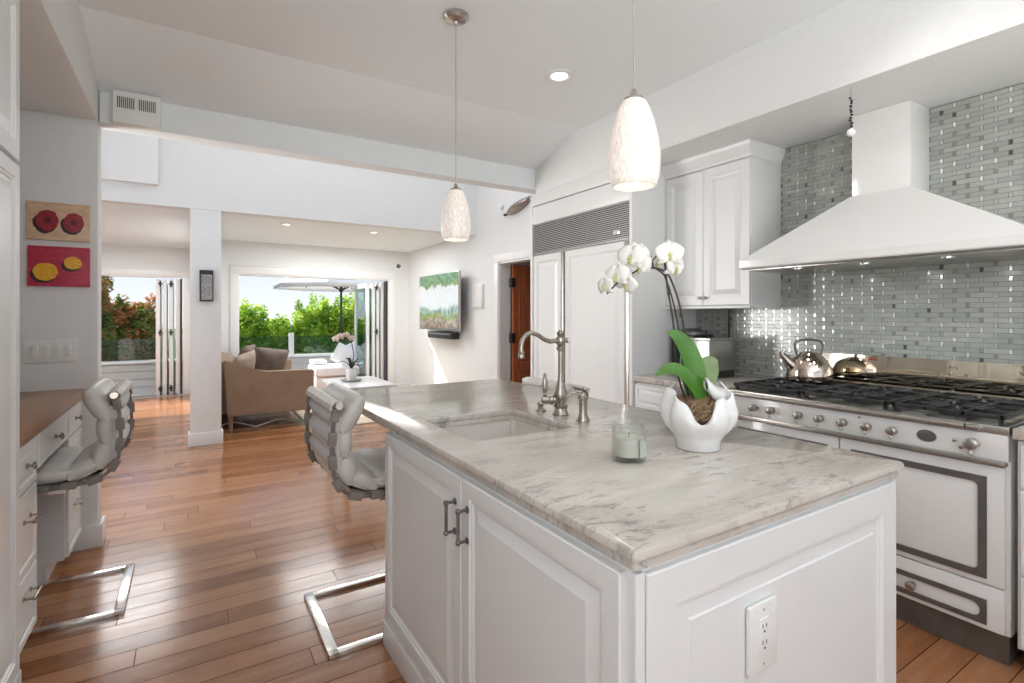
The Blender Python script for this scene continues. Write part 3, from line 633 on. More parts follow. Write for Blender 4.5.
def flower(root, c, face, s_, mat='petal', roll=0.0, open_=1.0):
    """five-petalled phalaenopsis bloom at c, facing direction `face`"""
    c = Vector(c); n_ = Vector(face).normalized(); up = Vector((0, 0, 1)); x = up.cross(n_).normalized(); y = n_.cross(x)
    m = MB()
    def petal(ang, L, W, back):
        a = ang+roll; d = x*math.sin(a)+y*math.cos(a); sd_ = x*math.cos(a)-y*math.sin(a); rows = []
        N = 7
        for i in range(N+1):
            t_ = i/N; wd = W*math.sin(PI*(t_**.75)*.93+.05)*.5
            rows.append([c + d*L*t_*open_ + sd_*wd*k + n_*(-back*L*t_*t_ + .10*L*abs(k)*(t_)*-1 + .10*L*math.sin(PI*t_)) for k in (-1, -.5, 0, .5, 1)])
        g_ = [[m.bm.verts.new(p) for p in r_] for r_ in rows]
        for i in range(N):
            for j in range(4): m.bm.faces.new((g_[i][j], g_[i][j+1], g_[i+1][j+1], g_[i+1][j]))
    for ang, L, W, bk in ((0, 1.0, .62, .12), (2.25, .95, .55, .15), (-2.25, .95, .55, .15)): petal(ang, L*s_, W*s_, bk)
    for ang in (1.25, -1.25): petal(ang, 1.0*s_, 1.15*s_, .02)
    fo = m.build('flower', M[mat], root, 60)
    fo.modifiers.new('thick', 'SOLIDIFY').thickness = .0012
    m = MB(); m.ell(c+n_*.10*s_-y*.14*s_, .13*s_, .13*s_, .11*s_, 10, 6)
    m.ell(c+n_*.16*s_-y*.32*s_, .07*s_, .07*s_, .16*s_, 8, 6); m.ell(c+n_*.10*s_+y*.02*s_, .06*s_, .06*s_, .08*s_, 8, 6)
    m.build('lip', M['lip'], fo)
toc = Vector((-.45, -.9, 0))
for dx, dz in ((-.0, .27), (-.05, .30), (-.10, .29), (-.14, .27)): flower(sp_, c+Vector((dx, -.02, dz)), toc+Vector((dx, 0, .1)), .036, 'pink_petal')

# television, soundbar, thermostat
tv = thing('television', (3.2, 7.05, 1.15), 'large flat television on the white wall showing a garden picture', 'television')
MB().box(3.13, 3.165, 6.40, 7.82, 1.13, 1.95, .004).build('bezel', M['steel'], tv)
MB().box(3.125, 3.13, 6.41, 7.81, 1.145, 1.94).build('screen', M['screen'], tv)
m = MB(); m.box(3.165, 3.25, 6.9, 7.3, 1.4, 1.7, .01); m.box(3.25, 3.30, 6.8, 7.4, 1.35, 1.75, .004); m.build('wall_mount', M['black'], tv)
MB().box(3.118, 3.168, 6.40, 7.82, 1.118, 1.13, .002).build('bottom_trim', M['steel'], tv)
sb = thing('soundbar', (3.2, 7.0, .98), 'black soundbar mounted on the wall just below the television', 'soundbar')
MB().box(3.15, 3.27, 6.66, 7.55, .99, 1.085, .012).build('body', M['black'], sb)
MB().box(3.143, 3.15, 6.72, 7.52, 1.05, 1.072, .002).build('fascia', M['grille'], sb)
MB().box(3.27, 3.30, 6.8, 7.2, 1.0, 1.07).build('bracket', M['black'], sb)
th = thing('thermostat', (3.28, 6.12, 1.43), 'white glazed wall panel beside the brown door', 'wall panel')
MB().box(3.275, 3.30, 5.985, 6.27, 1.43, 1.755, .008).build('back_plate', M['plate'], th)
MB().box(3.268, 3.276, 6.0, 6.255, 1.445, 1.74, .003).build('face', M['ceramic'], th)
inherit(MB().box(3.28, 3.30, 8.1, 8.18, 1.60, 1.70, .006).build('wall_control', M['plate']), 'small white control on the wall behind the television', 'switch')
ca_ = thing('door_sensor', (3.0, 8.76, 2.2), 'small black round sensor above the folded doors on far wall', 'sensor')
MB().lathe((3.12, 8.78, 2.20), [(.035, 0), (.035, -.015), (.028, -.022)], 18, 'Y').build('body', M['black'], ca_)
MB().lathe((3.12, 8.756, 2.20), [(.012, 0), (.010, -.006)], 12, 'Y').build('lens', M['chrome'], ca_)
# curved pewter ornament high on the wall above the door
orn = thing('wall_ornament', (3.28, 5.0, 2.58), 'dark curved feather-like ornament high on the wall above the brown door', 'ornament')
m = MB(); loops = []
for i in range(13):
    t_ = i/12; y = 5.36-.50*t_; hz = .062*math.sin(PI*min(1, .06+t_*.76))+.004; zc = 2.565+.105*t_**1.3
    loops.append([(3.285-.10*math.sin(PI*k/6)*math.sin(PI*(.1+.8*t_)), y, zc+hz*math.cos(PI*k/6)*.75) for k in range(7)])
m.loft(loops, cap=False, closed=False); o = m.build('shell', M['pewter'], orn, 60); o.modifiers.new('thick', 'SOLIDIFY').thickness = .006
MB().ell((3.27, 5.40, 2.565), .02, .03, .018).build('tip', M['black'], orn)
inherit(MB().ell((3.27, 5.50, 2.68), .02, .035, .035).build('wall_hook', M['plate']), 'small pale knob on the wall left of the curved ornament', 'knob')

# picture on the pillar, blank panel high on header wall
pf = thing('framed_picture', (.145, 6.18, 1.48), 'narrow black-framed grey sketch hanging on the white pillar', 'picture')
m = MB(); m.box(.083, .206, 6.15, 6.20, 1.48, 1.80, .002); m.build('frame', M['black'], pf)
MB().box(.098, .196, 6.145, 6.15, 1.495, 1.755).build('picture_face', M['sketch'], pf)
MB().box(.083, .206, 6.14, 6.20, 1.765, 1.80, .002).build('top_rail', M['black'], pf)
inherit(MB().box(-.72, -.265, 6.13, 6.20, 2.62, 3.12, .006).build('blank_canvas', M['trim']), 'plain white square panel high on the header wall', 'panel')

# sound/vent box on the beam
vb = thing('vent_box', (-.26, 3.77, 2.46), 'white slotted vent box mounted on the front of the ceiling beam', 'vent')
MB().box(-.378, -.150, 3.745, 3.81, 2.470, 2.645, .004).build('housing', M['plate'], vb)
MB().box(-.380, -.148, 3.742, 3.812, 2.458, 2.472, .003).build('bottom_cap', M['trim'], vb)
for x0 in (-.358, -.255):
    m = MB()
    for k in range(9): m.box(x0+k*.0095, x0+.0045+k*.0095, 3.7435, 3.746, 2.545, 2.61)
    m.build('slot', M['dark'], vb)
inherit(MB().box(-.772, -.545, 3.800, 3.81, 1.075, 1.205, .004).build('switch_plate_temp', M['plate']), 'white four-gang light switch plate above the wooden desk', 'switch')
sw = [o for o in bpy.data.objects if o.name == 'switch_plate_temp'][0]
swr = thing('light_switch_plate', tuple(sw.location), sw['label'], 'light switch'); sw.name = 'plate'; del sw['label']; del sw['category']
sw.parent = swr; sw.location = (0, 0, 0)
for k in range(4):
    m = MB(); x = -.740+k*.047; m.box(x, x+.030, 3.795, 3.802, 1.105, 1.175, .002); m.box(x+.003, x+.027, 3.7925, 3.796, 1.14, 1.172, .001); m.build('rocker', M['trim'], swr)
p1 = inherit(MB().box(-.756, -.487, 3.785, 3.81, 1.757, 1.965, .001).build('canvas_painting', M['paint_red_fruit']), 'upper small painting of two dark red fruits on beige', 'painting')
p2 = inherit(MB().box(-.752, -.487, 3.785, 3.81, 1.500, 1.722, .001).build('canvas_painting', M['paint_lemons']), 'lower small painting of two yellow fruits on crimson', 'painting')

# ------------------------------------------------------------------ hardware
def bow_handle(root, p, axis, L, out_, mat='nickel', r=.0045, name='handle'):
    """bar pull: p centre on the face, axis along, out_ outward"""
    p, a, o_ = Vector(p), Vector(axis), Vector(out_); m = MB()
    m.tube([p-a*L*.58+o_*.03, p+a*L*.58+o_*.03], r, 10)
    for s_ in (-1, 1):
        m.tube([p+a*L/2*s_, p+a*L/2*s_+o_*.004, p+a*L/2*s_+o_*.005, p+a*L/2*s_+o_*.034], [r*2, r*2, r*.9, r*.9], 10)
        m.ell(p+a*L/2*s_+o_*.03, r*1.7, r*1.7, r*1.7, 10, 6)
    return m.build(name, M[mat], root)
def knob(root, p, out_, s_=1.0, mat='nickel', name='knob'):
    p, o_ = Vector(p), Vector(out_); m = MB()
    m.tube([p, p+o_*.004*s_, p+o_*.006*s_, p+o_*.016*s_, p+o_*.020*s_, p+o_*.026*s_, p+o_*.030*s_], [.010*s_, .010*s_, .005*s_, .006*s_, .014*s_, .014*s_, .006*s_], 14)
    return m.build(name, M[mat], root)

# ------------------------------------------------------------------ left: tall cabinet and desk
tcb = thing('tall_cabinet', (-.8, 1.7, 0), 'tall white panelled cabinet at the left edge of the view', 'cabinet')
MB().box(-1.14, -.522, .9, 2.44, 0, 2.455, .002).build('carcass', M['cab'], tcb)
for y0, y1 in ((1.92, 2.42), (1.40, 1.90)):
    for z0, z1, zz in ((.11, 1.855, 1.05), (1.87, 2.44, None)):
        dd = MB().panel((-.522, y0, z0), (0, 1, 0), (0, 0, 1), y1-y0, z1-z0, .022).build('door', M['cab'], tcb, 8)
MB().box(-1.14, -.50, .9, 2.445, 0, .10, .004).build('plinth', M['cab'], tcb)

FX = -.540
dk = thing('desk_cabinet', (-.85, 3.1, 0), 'white built-in desk base with drawers and knee space', 'cabinet')
m = MB(); m.box(-1.14, FX, 2.46, 2.78, .10, .865); m.box(-1.14, FX, 3.41, 3.80, .10, .865); m.box(-1.14, FX, 2.80, 3.41, .70, .865); m.box(-1.14, -1.12, 2.80, 3.41, 0, .70)
m.box(-1.14, FX-.07, 2.46, 2.78, 0, .10); m.box(-1.14, FX-.07, 3.41, 3.80, 0, .10); m.build('carcass', M['cab'], dk)
dprof = [(0, .015), (.003, .018), (.028, .018), (.031, .014), (.036, .012), (.052, .016), (.055, .017)]
for z0, z1 in ((.11, .36), (.37, .67), (.68, .855)):
    dd = MB().panel((FX, 2.47, z0), (0, 1, 0), (0, 0, 1), .305, z1-z0, .018, dprof).build('drawer', M['cab'], dk, 8)
    if z1 > .8: knob(dd, (FX+.018, 2.62, .77), (1, 0, 0), 1.0)
    else: bow_handle(dd, (FX+.018, 2.62, (z0+z1)/2+.05), (0, 1, 0), .09, (1, 0, 0))
dd = MB().panel((FX, 2.81, .715), (0, 1, 0), (0, 0, 1), .595, .14, .018, [(0, .015), (.003, .018), (.012, .018), (.015, .016), (.02, .016)]).build('drawer', M['cab'], dk, 8)
knob(dd, (FX+.018, 3.1, .785), (1, 0, 0), 1.1)
dd = MB().panel((FX, 3.42, .715), (0, 1, 0), (0, 0, 1), .37, .14, .018, [(0, .015), (.003, .018), (.012, .018), (.015, .016), (.02, .016)]).build('drawer', M['cab'], dk, 8)
knob(dd, (FX+.018, 3.6, .785), (1, 0, 0), 1.0)
for z0, z1 in ((.11, .50), (.51, .705)):
    dd = MB().panel((FX, 3.42, z0), (0, 1, 0), (0, 0, 1), .37, z1-z0, .018, dprof).build('drawer', M['cab'], dk, 8)
    if z0 < .3: bow_handle(dd, (FX+.018, 3.6, .335), (0, 1, 0), .09, (1, 0, 0), 'steel')
inherit(MB().box(-1.14, -.508, 2.45, 3.81, .870, .920, .005).build('wooden_counter', M['desk']), 'warm brown wooden desk top under the light switch plate', 'desk top')

# ------------------------------------------------------------------ chairs
def arc_path(n_=16):
    pts = [(.035, .985), (.018, .90), (.012, .80), (.018, .735)]
    cx, cz, r = .145, .735, .127
    for i in range(1, 8):
        a = PI + (PI/2)*i/8; pts.append((cx+r*math.cos(a), cz+r*math.sin(a)))
    pts += [(.16, .606), (.26, .603), (.38, .600), (.50, .606)]
    return pts
def make_chair():
    r = thing('cantilever_stool', (0, 0, 0), '', 'stool', 'padded leather stools with chrome frames'); W = .262
    # floor frame of flat polished bar, rising at the front to carry the seat
    m = MB(); m.box(0, .04, -W, W, 0, .018, .002); m.box(0, .56, -W, -W+.035, 0, .018, .002); m.box(0, .56, W-.035, W, 0, .018, .002)
    m.build('floor_frame', M['chrome'], r)
    for s_ in (-1, 1):
        y = s_*(W-.0175)
        m = MB(); m.strip([(.54, y, .009), (.565, y, .02), (.575, y, .05), (.575, y, .52), (.565, y, .565), (.54, y, .585), (.50, y, .590), (.20, y, .588)], .035, .014)
        m.build('leg', M['chrome'], r)
        m = MB(); P = arc_path(); m.strip([(x, s_*.247, z) for x, z in P], .009, .014); m.build('side_rail', M['strap'], r)
    P = arc_path(); m = MB(); m.tube([(.035, -.275, .985), (.035, .275, .985)], .0115, 12)
    for s_ in (-1, 1): m.tube([(.035, s_*.275, .985), (.035, s_*.283, .985)], [.016, .014], 12)
    m.build('top_bar', M['chrome'], r)
    # padded slats seen from behind
    for za, zb in ((.962, .885), (.872, .800), (.787, .715)):
        m = MB(); n_ = 6; lo = []
        for k in range(n_+1):
            t_ = k/n_; z = za+(zb-za)*t_; lo.append([(x_+.018-.020*math.sin(PI*t_)+dx_, y, z) for x_, y, dx_ in ((.012, -.235, .008), (.012, -.12, 0), (.012, .12, 0), (.012, .235, .008), (.03, .235, 0), (.03, -.235, 0))])
        m.loft(lo); m.build('back_slat', M['sling'], r, 60)
    m = MB(); m.strip([(.052, 0, .992), (.030, 0, 1.0), (.012, 0, .985), (.010, 0, .965)], .50, .006); m.build('top_wrap', M['leather'], r)
    m = MB(); m.strip([(.05, 0, .68), (.09, 0, .635), (.16, 0, .612), (.30, 0, .606), (.48, 0, .606)], .46, .006); m.build('seat_sling', M['cuff'], r)
    # leather cuffs on the rails
    import bisect
    cum = [0]
    for a, b_ in zip(P, P[1:]): cum.append(cum[-1]+math.dist(a, b_))
    def at(d):
        i = min(len(P)-2, max(0, bisect.bisect(cum, d)-1)); f_ = (d-cum[i])/(cum[i+1]-cum[i]); a, b_ = P[i], P[i+1]
        return (a[0]+(b_[0]-a[0])*f_, a[1]+(b_[1]-a[1])*f_), math.atan2(b_[1]-a[1], b_[0]-a[0])
    for s_ in (-1, 1):
        for d in (.04, .135, .225, .32, .41, .50, .59, .68):
            (x, z), ang = at(d)
            mt_ = Matrix.Translation((x, s_*.248, z)) @ Matrix.Rotation(-ang, 4, 'Y')
            MB().box(-.027, .027, -.013, .013, -.016, .016, .005, 2, mt_).build('strap', M['cuff'], r)
    # pads
    def pad(name, x, z, ang, L, T, W_=.24, p=3.0):
        # a soft roll: L along the path, T thickness across it, flat-sided ends
        m = MB(); lo = []; N = 20; ca, sa = math.cos(ang), math.sin(ang)
        for i in range(N+1):
            u = -1+2*i/N; u = math.copysign(abs(u)**.6, u) if abs(u) > .02 else 0
            k = max(.12, (1-abs(u)**7))**.5; wr = 1+.012*math.sin(u*9+x*40)
            ring = []
            for j in range(24):
                b_ = 2*PI*j/24; cx_ = math.copysign(abs(math.cos(b_))**(.85), math.cos(b_))*L/2*(.75+.25*k); cy_ = math.copysign(abs(math.sin(b_))**(.8), math.sin(b_))*T/2*k*wr
                ring.append((x+cx_*ca-cy_*sa, u*W_, z+cx_*sa+cy_*ca))
            lo.append(ring)
        m.loft(lo); return m.build(name, M['leather'], r, 60)
    hp = pad('head_pillow', .094, .936, math.radians(60), .185, .102, .245, 2.7)
    pad('back_pad', .066, .828, PI/2, .135, .095)
    pad('back_pad', .078, .712, math.radians(104), .135, .105)
    pad('seat_pad', .150, .655, math.radians(150), .130, .090)
    pad('seat_pad', .262, .648, math.radians(2), .150, .088)
    pad('seat_pad', .402, .650, math.radians(-2), .150, .088)
    pad('seat_pad', .520, .642, math.radians(-14), .115, .075)
    m = MB(); m.strip([(.052, 0, .93), (.050, 0, .83), (.055, 0, .74), (.085, 0, .68), (.15, 0, .648), (.28, 0, .643), (.42, 0, .643), (.53, 0, .640)], .462, .040); m.build('cushion_core', M['leather'], r, 60)
    return r
ch = make_chair(); ch['label'] = 'grey padded stool tucked under the left side of the island'
ch.location = (.458, 2.335, 0)
c2 = copy_tree(ch); c2['label'] = 'grey padded stool drawn up to the wooden desk'; c2.location = (-.25, 3.14, 0); c2.rotation_euler.z = PI
c3 = copy_tree(ch); c3['label'] = 'padded stool behind the island with only its back bar showing'; c3.location = (1.945, 2.53, 0); c3.rotation_euler.z = PI; c3.scale = (1, 1, .93)

# ------------------------------------------------------------------ island
IX0, IX1, IY0, IY1 = .69, 1.722, .685, 2.06
isl = thing('kitchen_island', (1.2, 1.37, 0), 'white panelled island cabinet in the centre of the kitchen', 'island')
m = MB(); m.box(IX0, IX1, IY0, IY0+.02, 0.0, .872); m.box(IX0, IX1, IY1-.02, IY1, 0, .872); m.box(IX0, IX0+.02, IY0+.02, IY1-.02, 0, .872); m.box(IX1-.02, IX1, IY0+.02, IY1-.02, 0, .872); m.box(IX0+.02, IX1-.02, IY0+.02, IY1-.02, 0.08, .10)
m.build('carcass', M['cab'], isl, 0)
m = MB(); m.box(IX0-.024, IX0, IY0, IY1+.004, 0, .10, .004); m.box(IX0-.018, IX0, IY0, IY1+.003, .10, .118, .006); m.build('plinth', M['cab'], isl)
big = [(0, .017), (.003, .020), (.046, .020), (.050, .015), (.057, .015), (.060, .010), (.066, .009), (.073, .010), (.096, .0155), (.100, .017)]
d1 = MB().panel((IX0, 2.045, .122), (0, -1, 0), (0, 0, 1), .688, .742, .020, big).build('door', M['cab'], isl, 8)
d2 = MB().panel((IX0, 1.350, .122), (0, -1, 0), (0, 0, 1), .650, .742, .020, big).build('door', M['cab'], isl, 8)
bow_handle(d1, (IX0-.02, 1.392, .742), (0, 0, 1), .088, (-1, 0, 0), 'strap', .005)
bow_handle(d2, (IX0-.02, 1.312, .742), (0, 0, 1), .088, (-1, 0, 0), 'strap', .005)
m = MB(); m.panel((IX0+.022, IY0, .02), (1, 0, 0), (0, 0, 1), IX1-IX0-.030, .842, .014, [(0, .011), (.003, .014), (.075, .014), (.080, .008), (.087, .008), (.091, .004), (.098, .004), (.120, .0065), (.124, .009), (.128, .009)])
m.box(IX0-.006, IX0+.018, IY0-.012, IY0-.0005, 0, .868, .003); m.box(IX1-.008, IX1, IY0-.012, IY0, 0, .868, .002)
m.build('end_panel', M['cab'], isl, 8)
# counter top with sink cut-out
SX0, SX1, SY0, SY1 = .795, 1.225, 1.52, 1.95
ct = thing('island_countertop', (1.2, 1.8, .872), 'grey veined marble top of the island around the sink', 'countertop')
def holed(m, x0, x1, y0, y1, hx0, hx1, hy0, hy1, z0, z1, r=.03, e=.006):
    def rr(a0, a1, b0, b1, rad, n_=5):
        out = []
        for cx, cy, s0 in ((a1-rad, b1-rad, 0), (a0+rad, b1-rad, PI/2), (a0+rad, b0+rad, PI), (a1-rad, b0+rad, 3*PI/2)):
            for i in range(n_+1): an = s0+PI/2*i/n_; out.append((cx+rad*math.cos(an), cy+rad*math.sin(an)))
        return out
    O = rr(x0, x1, y0, y1, .012); O2 = rr(x0+e, x1-e, y0+e, y1-e, .010); H = rr(hx0, hx1, hy0, hy1, r); H2 = rr(hx0-.003, hx1+.003, hy0-.003, hy1+.003, r)
    loops = [[(x, y, z0+.002) for x, y in H], [(x, y, z0) for x, y in O2], [(x, y, z0+e*.6) for x, y in O], [(x, y, z1-e) for x, y in O], [(x, y, z1-e*.3) for x, y in rr(x0+e*.3, x1-e*.3, y0+e*.3, y1-e*.3, .011)], [(x, y, z1) for x, y in O2], [(x, y, z1) for x, y in H2], [(x, y, z1-.004) for x, y in H]]
    loops.append(loops[0]); m.loft(loops, cap=False); bmesh.ops.remove_doubles(m.bm, verts=m.bm.verts, dist=1e-6)
m = MB(); holed(m, .668, 1.742, .658, 2.930, SX0, SX1, SY0, SY1, .8965, .920, e=.009); m.build('slab', M['marble'], ct, 40)
m = MB(); holed(m, .680, 1.732, .670, 2.920, SX0, SX1, SY0, SY1, .872, .8965, e=.008); m.build('under_slab', M['marble'], ct, 40)
sk = thing('kitchen_sink', (1.01, 1.735, .70), 'square undermount porcelain sink in the island top', 'sink')
m = MB(); a0, a1, b0, b1 = SX0-.012, SX1+.012, SY0-.012, SY1+.012
def rl(i, z): return [(x, y, z) for x, y in [(a0+i, b0+i), (a1-i, b0+i), (a1-i, b1-i), (a0+i, b1-i)]]
m.loft([rl(0, .68), rl(0, .8735), rl(.0085, .8735), rl(.016, .71), rl(.03, .70)]); bmesh.ops.bevel(m.bm, geom=[e_ for e_ in m.bm.edges if abs(e_.verts[0].co.z-e_.verts[1].co.z) > .1], offset=.02, segments=3, affect='EDGES')
m.build('basin', M['porcelain'], sk)
MB().lathe((1.01, 1.735, .7005), [(.045, 0), (.042, .003), (.02, .001)], 24).build('drain', M['nickel'], sk)
# faucet
fx, fy = 1.32, 1.73
fa = thing('bridge_faucet', (fx, fy, .92), 'antique nickel gooseneck faucet behind the island sink', 'faucet')
MB().lathe((fx, fy, .92), [(.034, 0), (.034, .006), (.029, .012), (.026, .03), (.030, .036), (.030, .042), (.023, .048), (.025, .06), (.028, .075), (.028, .092), (.022, .108), (.021, .118), (.016, .135), (.0115, .155), (.0105, .19), (.0105, .27), (.017, .274), (.018, .284), (.012, .29), (.019, .30), (.020, .312), (.019, .325), (.012, .332), (.016, .338), (.017, .348), (.009, .352), (.008, .358)], 24).build('column', M['nickel'], fa)
m = MB(); m.tube([(fx, fy, 1.232), (fx-.03, fy, 1.232), (fx-.055, fy, 1.230), (fx-.085, fy, 1.240), (fx-.115, fy, 1.258), (fx-.145, fy, 1.268), (fx-.172, fy, 1.262), (fx-.190, fy, 1.240), (fx-.197, fy, 1.210), (fx-.197, fy, 1.182)], [.013, .010, .010, .0095, .0095, .0095, .0095, .0095, .0095, .0095], 14)
m.lathe((fx-.197, fy, 1.166), [(.011, 0), (.0145, .004), (.0145, .012), (.011, .018), (.013, .022), (.010, .028)], 16); m.tube([(fx+.012, fy, 1.232), (fx+.03, fy, 1.232), (fx+.034, fy, 1.232)], [.010, .009, .012], 12)
m.build('spout', M['nickel'], fa)
m = MB(); hd = Vector((-.62, .35, 0)).normalized(); p = Vector((fx, fy, .985))
m.tube([p, p+hd*.03, p+hd*.034, p+hd*.045, p+hd*.05, p+hd*.075, p+hd*.080], [.016, .016, .022, .022, .017, .019, .012], 16)
q = p+hd*.066; m.tube([q, q+Vector((0, 0, .018)), q+Vector((0, 0, .022)), q+Vector((0, 0, .028))], [.006, .005, .009, .006], 10)
hn = m.build('valve', M['nickel'], fa)
m = MB(); q = q+Vector((0, 0, .026)); m.tube([q+Vector((0, 0, z)) for z in (0, .010, .030, .055, .072, .078, .085)], [.006, .010, .0135, .010, .006, .008, .003], 14); m.build('lever', M['steel'], hn)
sd_ = thing('soap_dispenser', (1.317, 1.58, .92), 'nickel soap dispenser with curved nozzle beside the faucet', 'soap dispenser')
MB().lathe((1.317, 1.58, .92), [(.026, 0), (.026, .006), (.021, .014), (.019, .022), (.0165, .03), (.0165, .085), (.0205, .09), (.0205, .098), (.013, .102), (.011, .112), (.006, .114)], 20).build('body', M['nickel'], sd_)
MB().tube([(1.317, 1.58, 1.022), (1.30, 1.585, 1.026), (1.285, 1.595, 1.034), (1.272, 1.60, 1.034), (1.262, 1.605, 1.022), (1.258, 1.61, 1.006)], .0045, 10).build('nozzle', M['nickel'], sd_)
inherit(MB().lathe((1.302, 1.85, .92), [(.024, 0), (.024, .005), (.017, .010), (.012, .016), (.012, .024), (.017, .028), (.017, .036), (.010, .040)], 20).build('air_switch_button', M['nickel']), 'short nickel button on the counter left of the faucet', 'button')
# outlet on island end
ol = thing('power_outlet', (1.062, .668, .57), 'white double power outlet on the end panel of the island', 'outlet')
oy = IY0-.011
MB().box(1.012, 1.112, oy-.010, oy, .566, .712, .003).build('cover_plate', M['plate'], ol)
m = MB(); m.box(1.045, 1.079, oy-.0125, oy-.009, .598, .680, .001); m.build('socket', M['trim'], ol)
m = MB()
for zc in (.622, .658):
    m.box(1.0535, 1.0555, oy-.0132, oy-.012, zc+.002, zc+.011); m.box(1.0665, 1.0685, oy-.0132, oy-.012, zc+.002, zc+.010)
    m.lathe((1.061, oy-.012, zc-.006), [(.0028, 0), (.0028, -.001)], 10, 'Y')
m.build('slots', M['dark'], ol)
m = MB()
for zc in (.580, .698): m.lathe((1.062, oy-.0098, zc), [(.003, 0), (.0025, -.0012)], 10, 'Y')
m.build('screws', M['steel'], ol)
# candle glass
cg = thing('candle_glass', (1.08, 1.09, .92), 'clear glass tumbler candle with pale wax on the island', 'candle')
R0 = .049; m = MB(); m.lathe((1.08, 1.09, .92), [(R0-.006, 0), (R0, .006), (R0, .085), (R0-.004, .108), (R0-.007, .112), (R0-.009, .110), (R0-.005, .086), (R0-.004, .016), (.001, .014)], 40); m.build('glass', M['tumbler'], cg, 60)
MB().lathe((1.08, 1.09, .9365), [(R0-.0055, 0), (R0-.0055, .050), (.001, .049)], 36).build('wax', M['wax'], cg)
MB().tube([(1.08, 1.09, .985), (1.08, 1.09, 1.0)], .001, 6).build('wick', M['dark'], cg)
m = MB(); lo = []
for k in range(9):
    a = -1.70+.85*k/8; lo.append([(1.08+(R0+.0006)*math.cos(a), 1.09+(R0+.0006)*math.sin(a), z) for z in (.937, .985)])
m.loft(lo, cap=False, closed=False); m.build('label_paper', M['label'], cg)

# orchid in shell pot
OX, OY, OZ = 1.365, 1.075, .92
op = thing('potted_orchid', (OX, OY, OZ), 'tall white orchid in a wavy white shell-shaped pot on the island', 'potted plant')
SEG = 96; prof = [(.064, 0.0), (.068, .004), (.068, .030), (.080, .048), (.100, .072), (.111, .100), (.111, .128), (.102, .155), (.097, .182)]
front = math.atan2(-OY, -OX)
def potpt(i, k, inner=0.0, prof=prof):
    a = 2*PI*k/SEG; r_, z = prof[i]; t_ = min(1, z/.19)
    da = math.atan2(math.sin(a-front-.05), math.cos(a-front-.05))
    w1 = math.cos(7*a+.6+1.6*t_)*.6+.4*math.cos(12*a+1.2-1.2*t_)
    r2 = r_*(1+.125*w1*max(0, (t_-.2)/.8)) - inner
    dip = .58*max(0, 1-abs(da-.05)/.80)**.9 + .10*math.exp(-((da-1.25)/.35)**2)
    zz = z*(1-dip*max(0, (t_-.40)/.6)*1.0) + .012*math.cos(7*a+.6)*max(0, t_-.5)*2 + .05*max(0, t_-.7)*math.exp(-((da-2.3)/.6)**2)*.8
    return (OX+r2*math.cos(a), OY+r2*math.sin(a), OZ+zz)
loops = [[potpt(i, k) for k in range(SEG)] for i in range(len(prof))]
loops += [[potpt(i, k, .007) for k in range(SEG)] for i in range(len(prof)-1, 3, -1)]
m = MB(); m.loft(loops, cap=True); o = m.build('shell_pot', M['ceramic'], op, 70)
MB().lathe((OX, OY, OZ), [(.0655, 0), (.0655, .003), (.060, .0035)], 40).build('foot_ring', M['stem'], op)
m = MB(); m.ell((OX, OY, OZ+.105), .080, .080, .045, 24, 10); m.build('soil', M['soil'], op)
m = MB()
for k in range(260):
    a = random.uniform(0, 2*PI); r_ = .072*random.random()**.6; z = OZ+.158-.008*(r_/.08)**2 - .050*max(0, math.cos(a-front))*(r_/.08)
    fwd = Vector((math.cos(front), math.sin(front), 0))*.012
    c0 = Vector((OX+r_*math.cos(a), OY+r_*math.sin(a), z))+fwd; pts = []; ph = random.uniform(0, 6.3); rr_ = random.uniform(.007, .017); tl = random.uniform(-1, 1)
    for i in range(8):
        b_ = ph+i*.65; pts.append(c0+Vector((math.cos(b_)*rr_, math.sin(b_)*rr_*.8, math.sin(b_*1.3+tl)*rr_*.45)))
    m.tube(pts, .0016, 5)
mo = m.build('moss', M['moss'], op); mo['kind'] = 'stuff'
# right-hand unit vector of the camera view, used only to keep the flower spray's heading
R1 = Vector((.848, -.530, 0)); F1 = Vector((.530, .848, 0)); O3 = Vector((OX, OY, OZ))
def P3(s_, d_, z): return O3 + R1*s_ + F1*d_ + Vector((0, 0, z))
m = MB(); lo = []
for i_ in range(13):
    t_ = i_/12; s0 = .012+.090*t_; zc = .205-.035*t_-.02*math.sin(PI*t_); rr_ = .012+.020*math.sin(PI*(.15+.8*t_))
    lo.append([P3(s0-.03*math.sin(b_)*t_*.3, -.035+.045*t_+rr_*math.cos(b_), zc+rr_*math.sin(b_)) for b_ in [(-.2*PI)+1.55*PI*k/10 for k in range(11)]])
m.loft(lo, cap=False, closed=False); o = m.build('curled_rim', M['ceramic'], op, 70); o.modifiers.new('thick', 'SOLIDIFY').thickness = .004
rf = (F1*-.75+Vector((0, 0, .55))).normalized()
for (b0, b1, b2, ww, mt_, rr_) in (((.012, -.01, .15), (-.035, -.02, .36), (-.102, -.01, .365), .066, 'orchid_leaf', rf), ((.005, -.02, .15), (-.075, -.05, .30), (-.148, -.05, .232), .048, 'orchid_leaf', rf),
        ((.01, .01, .15), (.025, .02, .27), (.075, .03, .275), .075, 'orchid_leaf_pale', rf), ((.01, .0, .15), (.04, .02, .18), (.058, .03, .235), .045, 'orchid_leaf', rf), ((-.01, .02, .15), (-.03, .04, .26), (-.02, .05, .33), .05, 'orchid_leaf_pale', rf)):
    mb = MB(); leafblade(mb, P3(*b0), P3(*b1), P3(*b2), ww, ref=rr_); mb.build('leaf', M[mt_], op, 60)
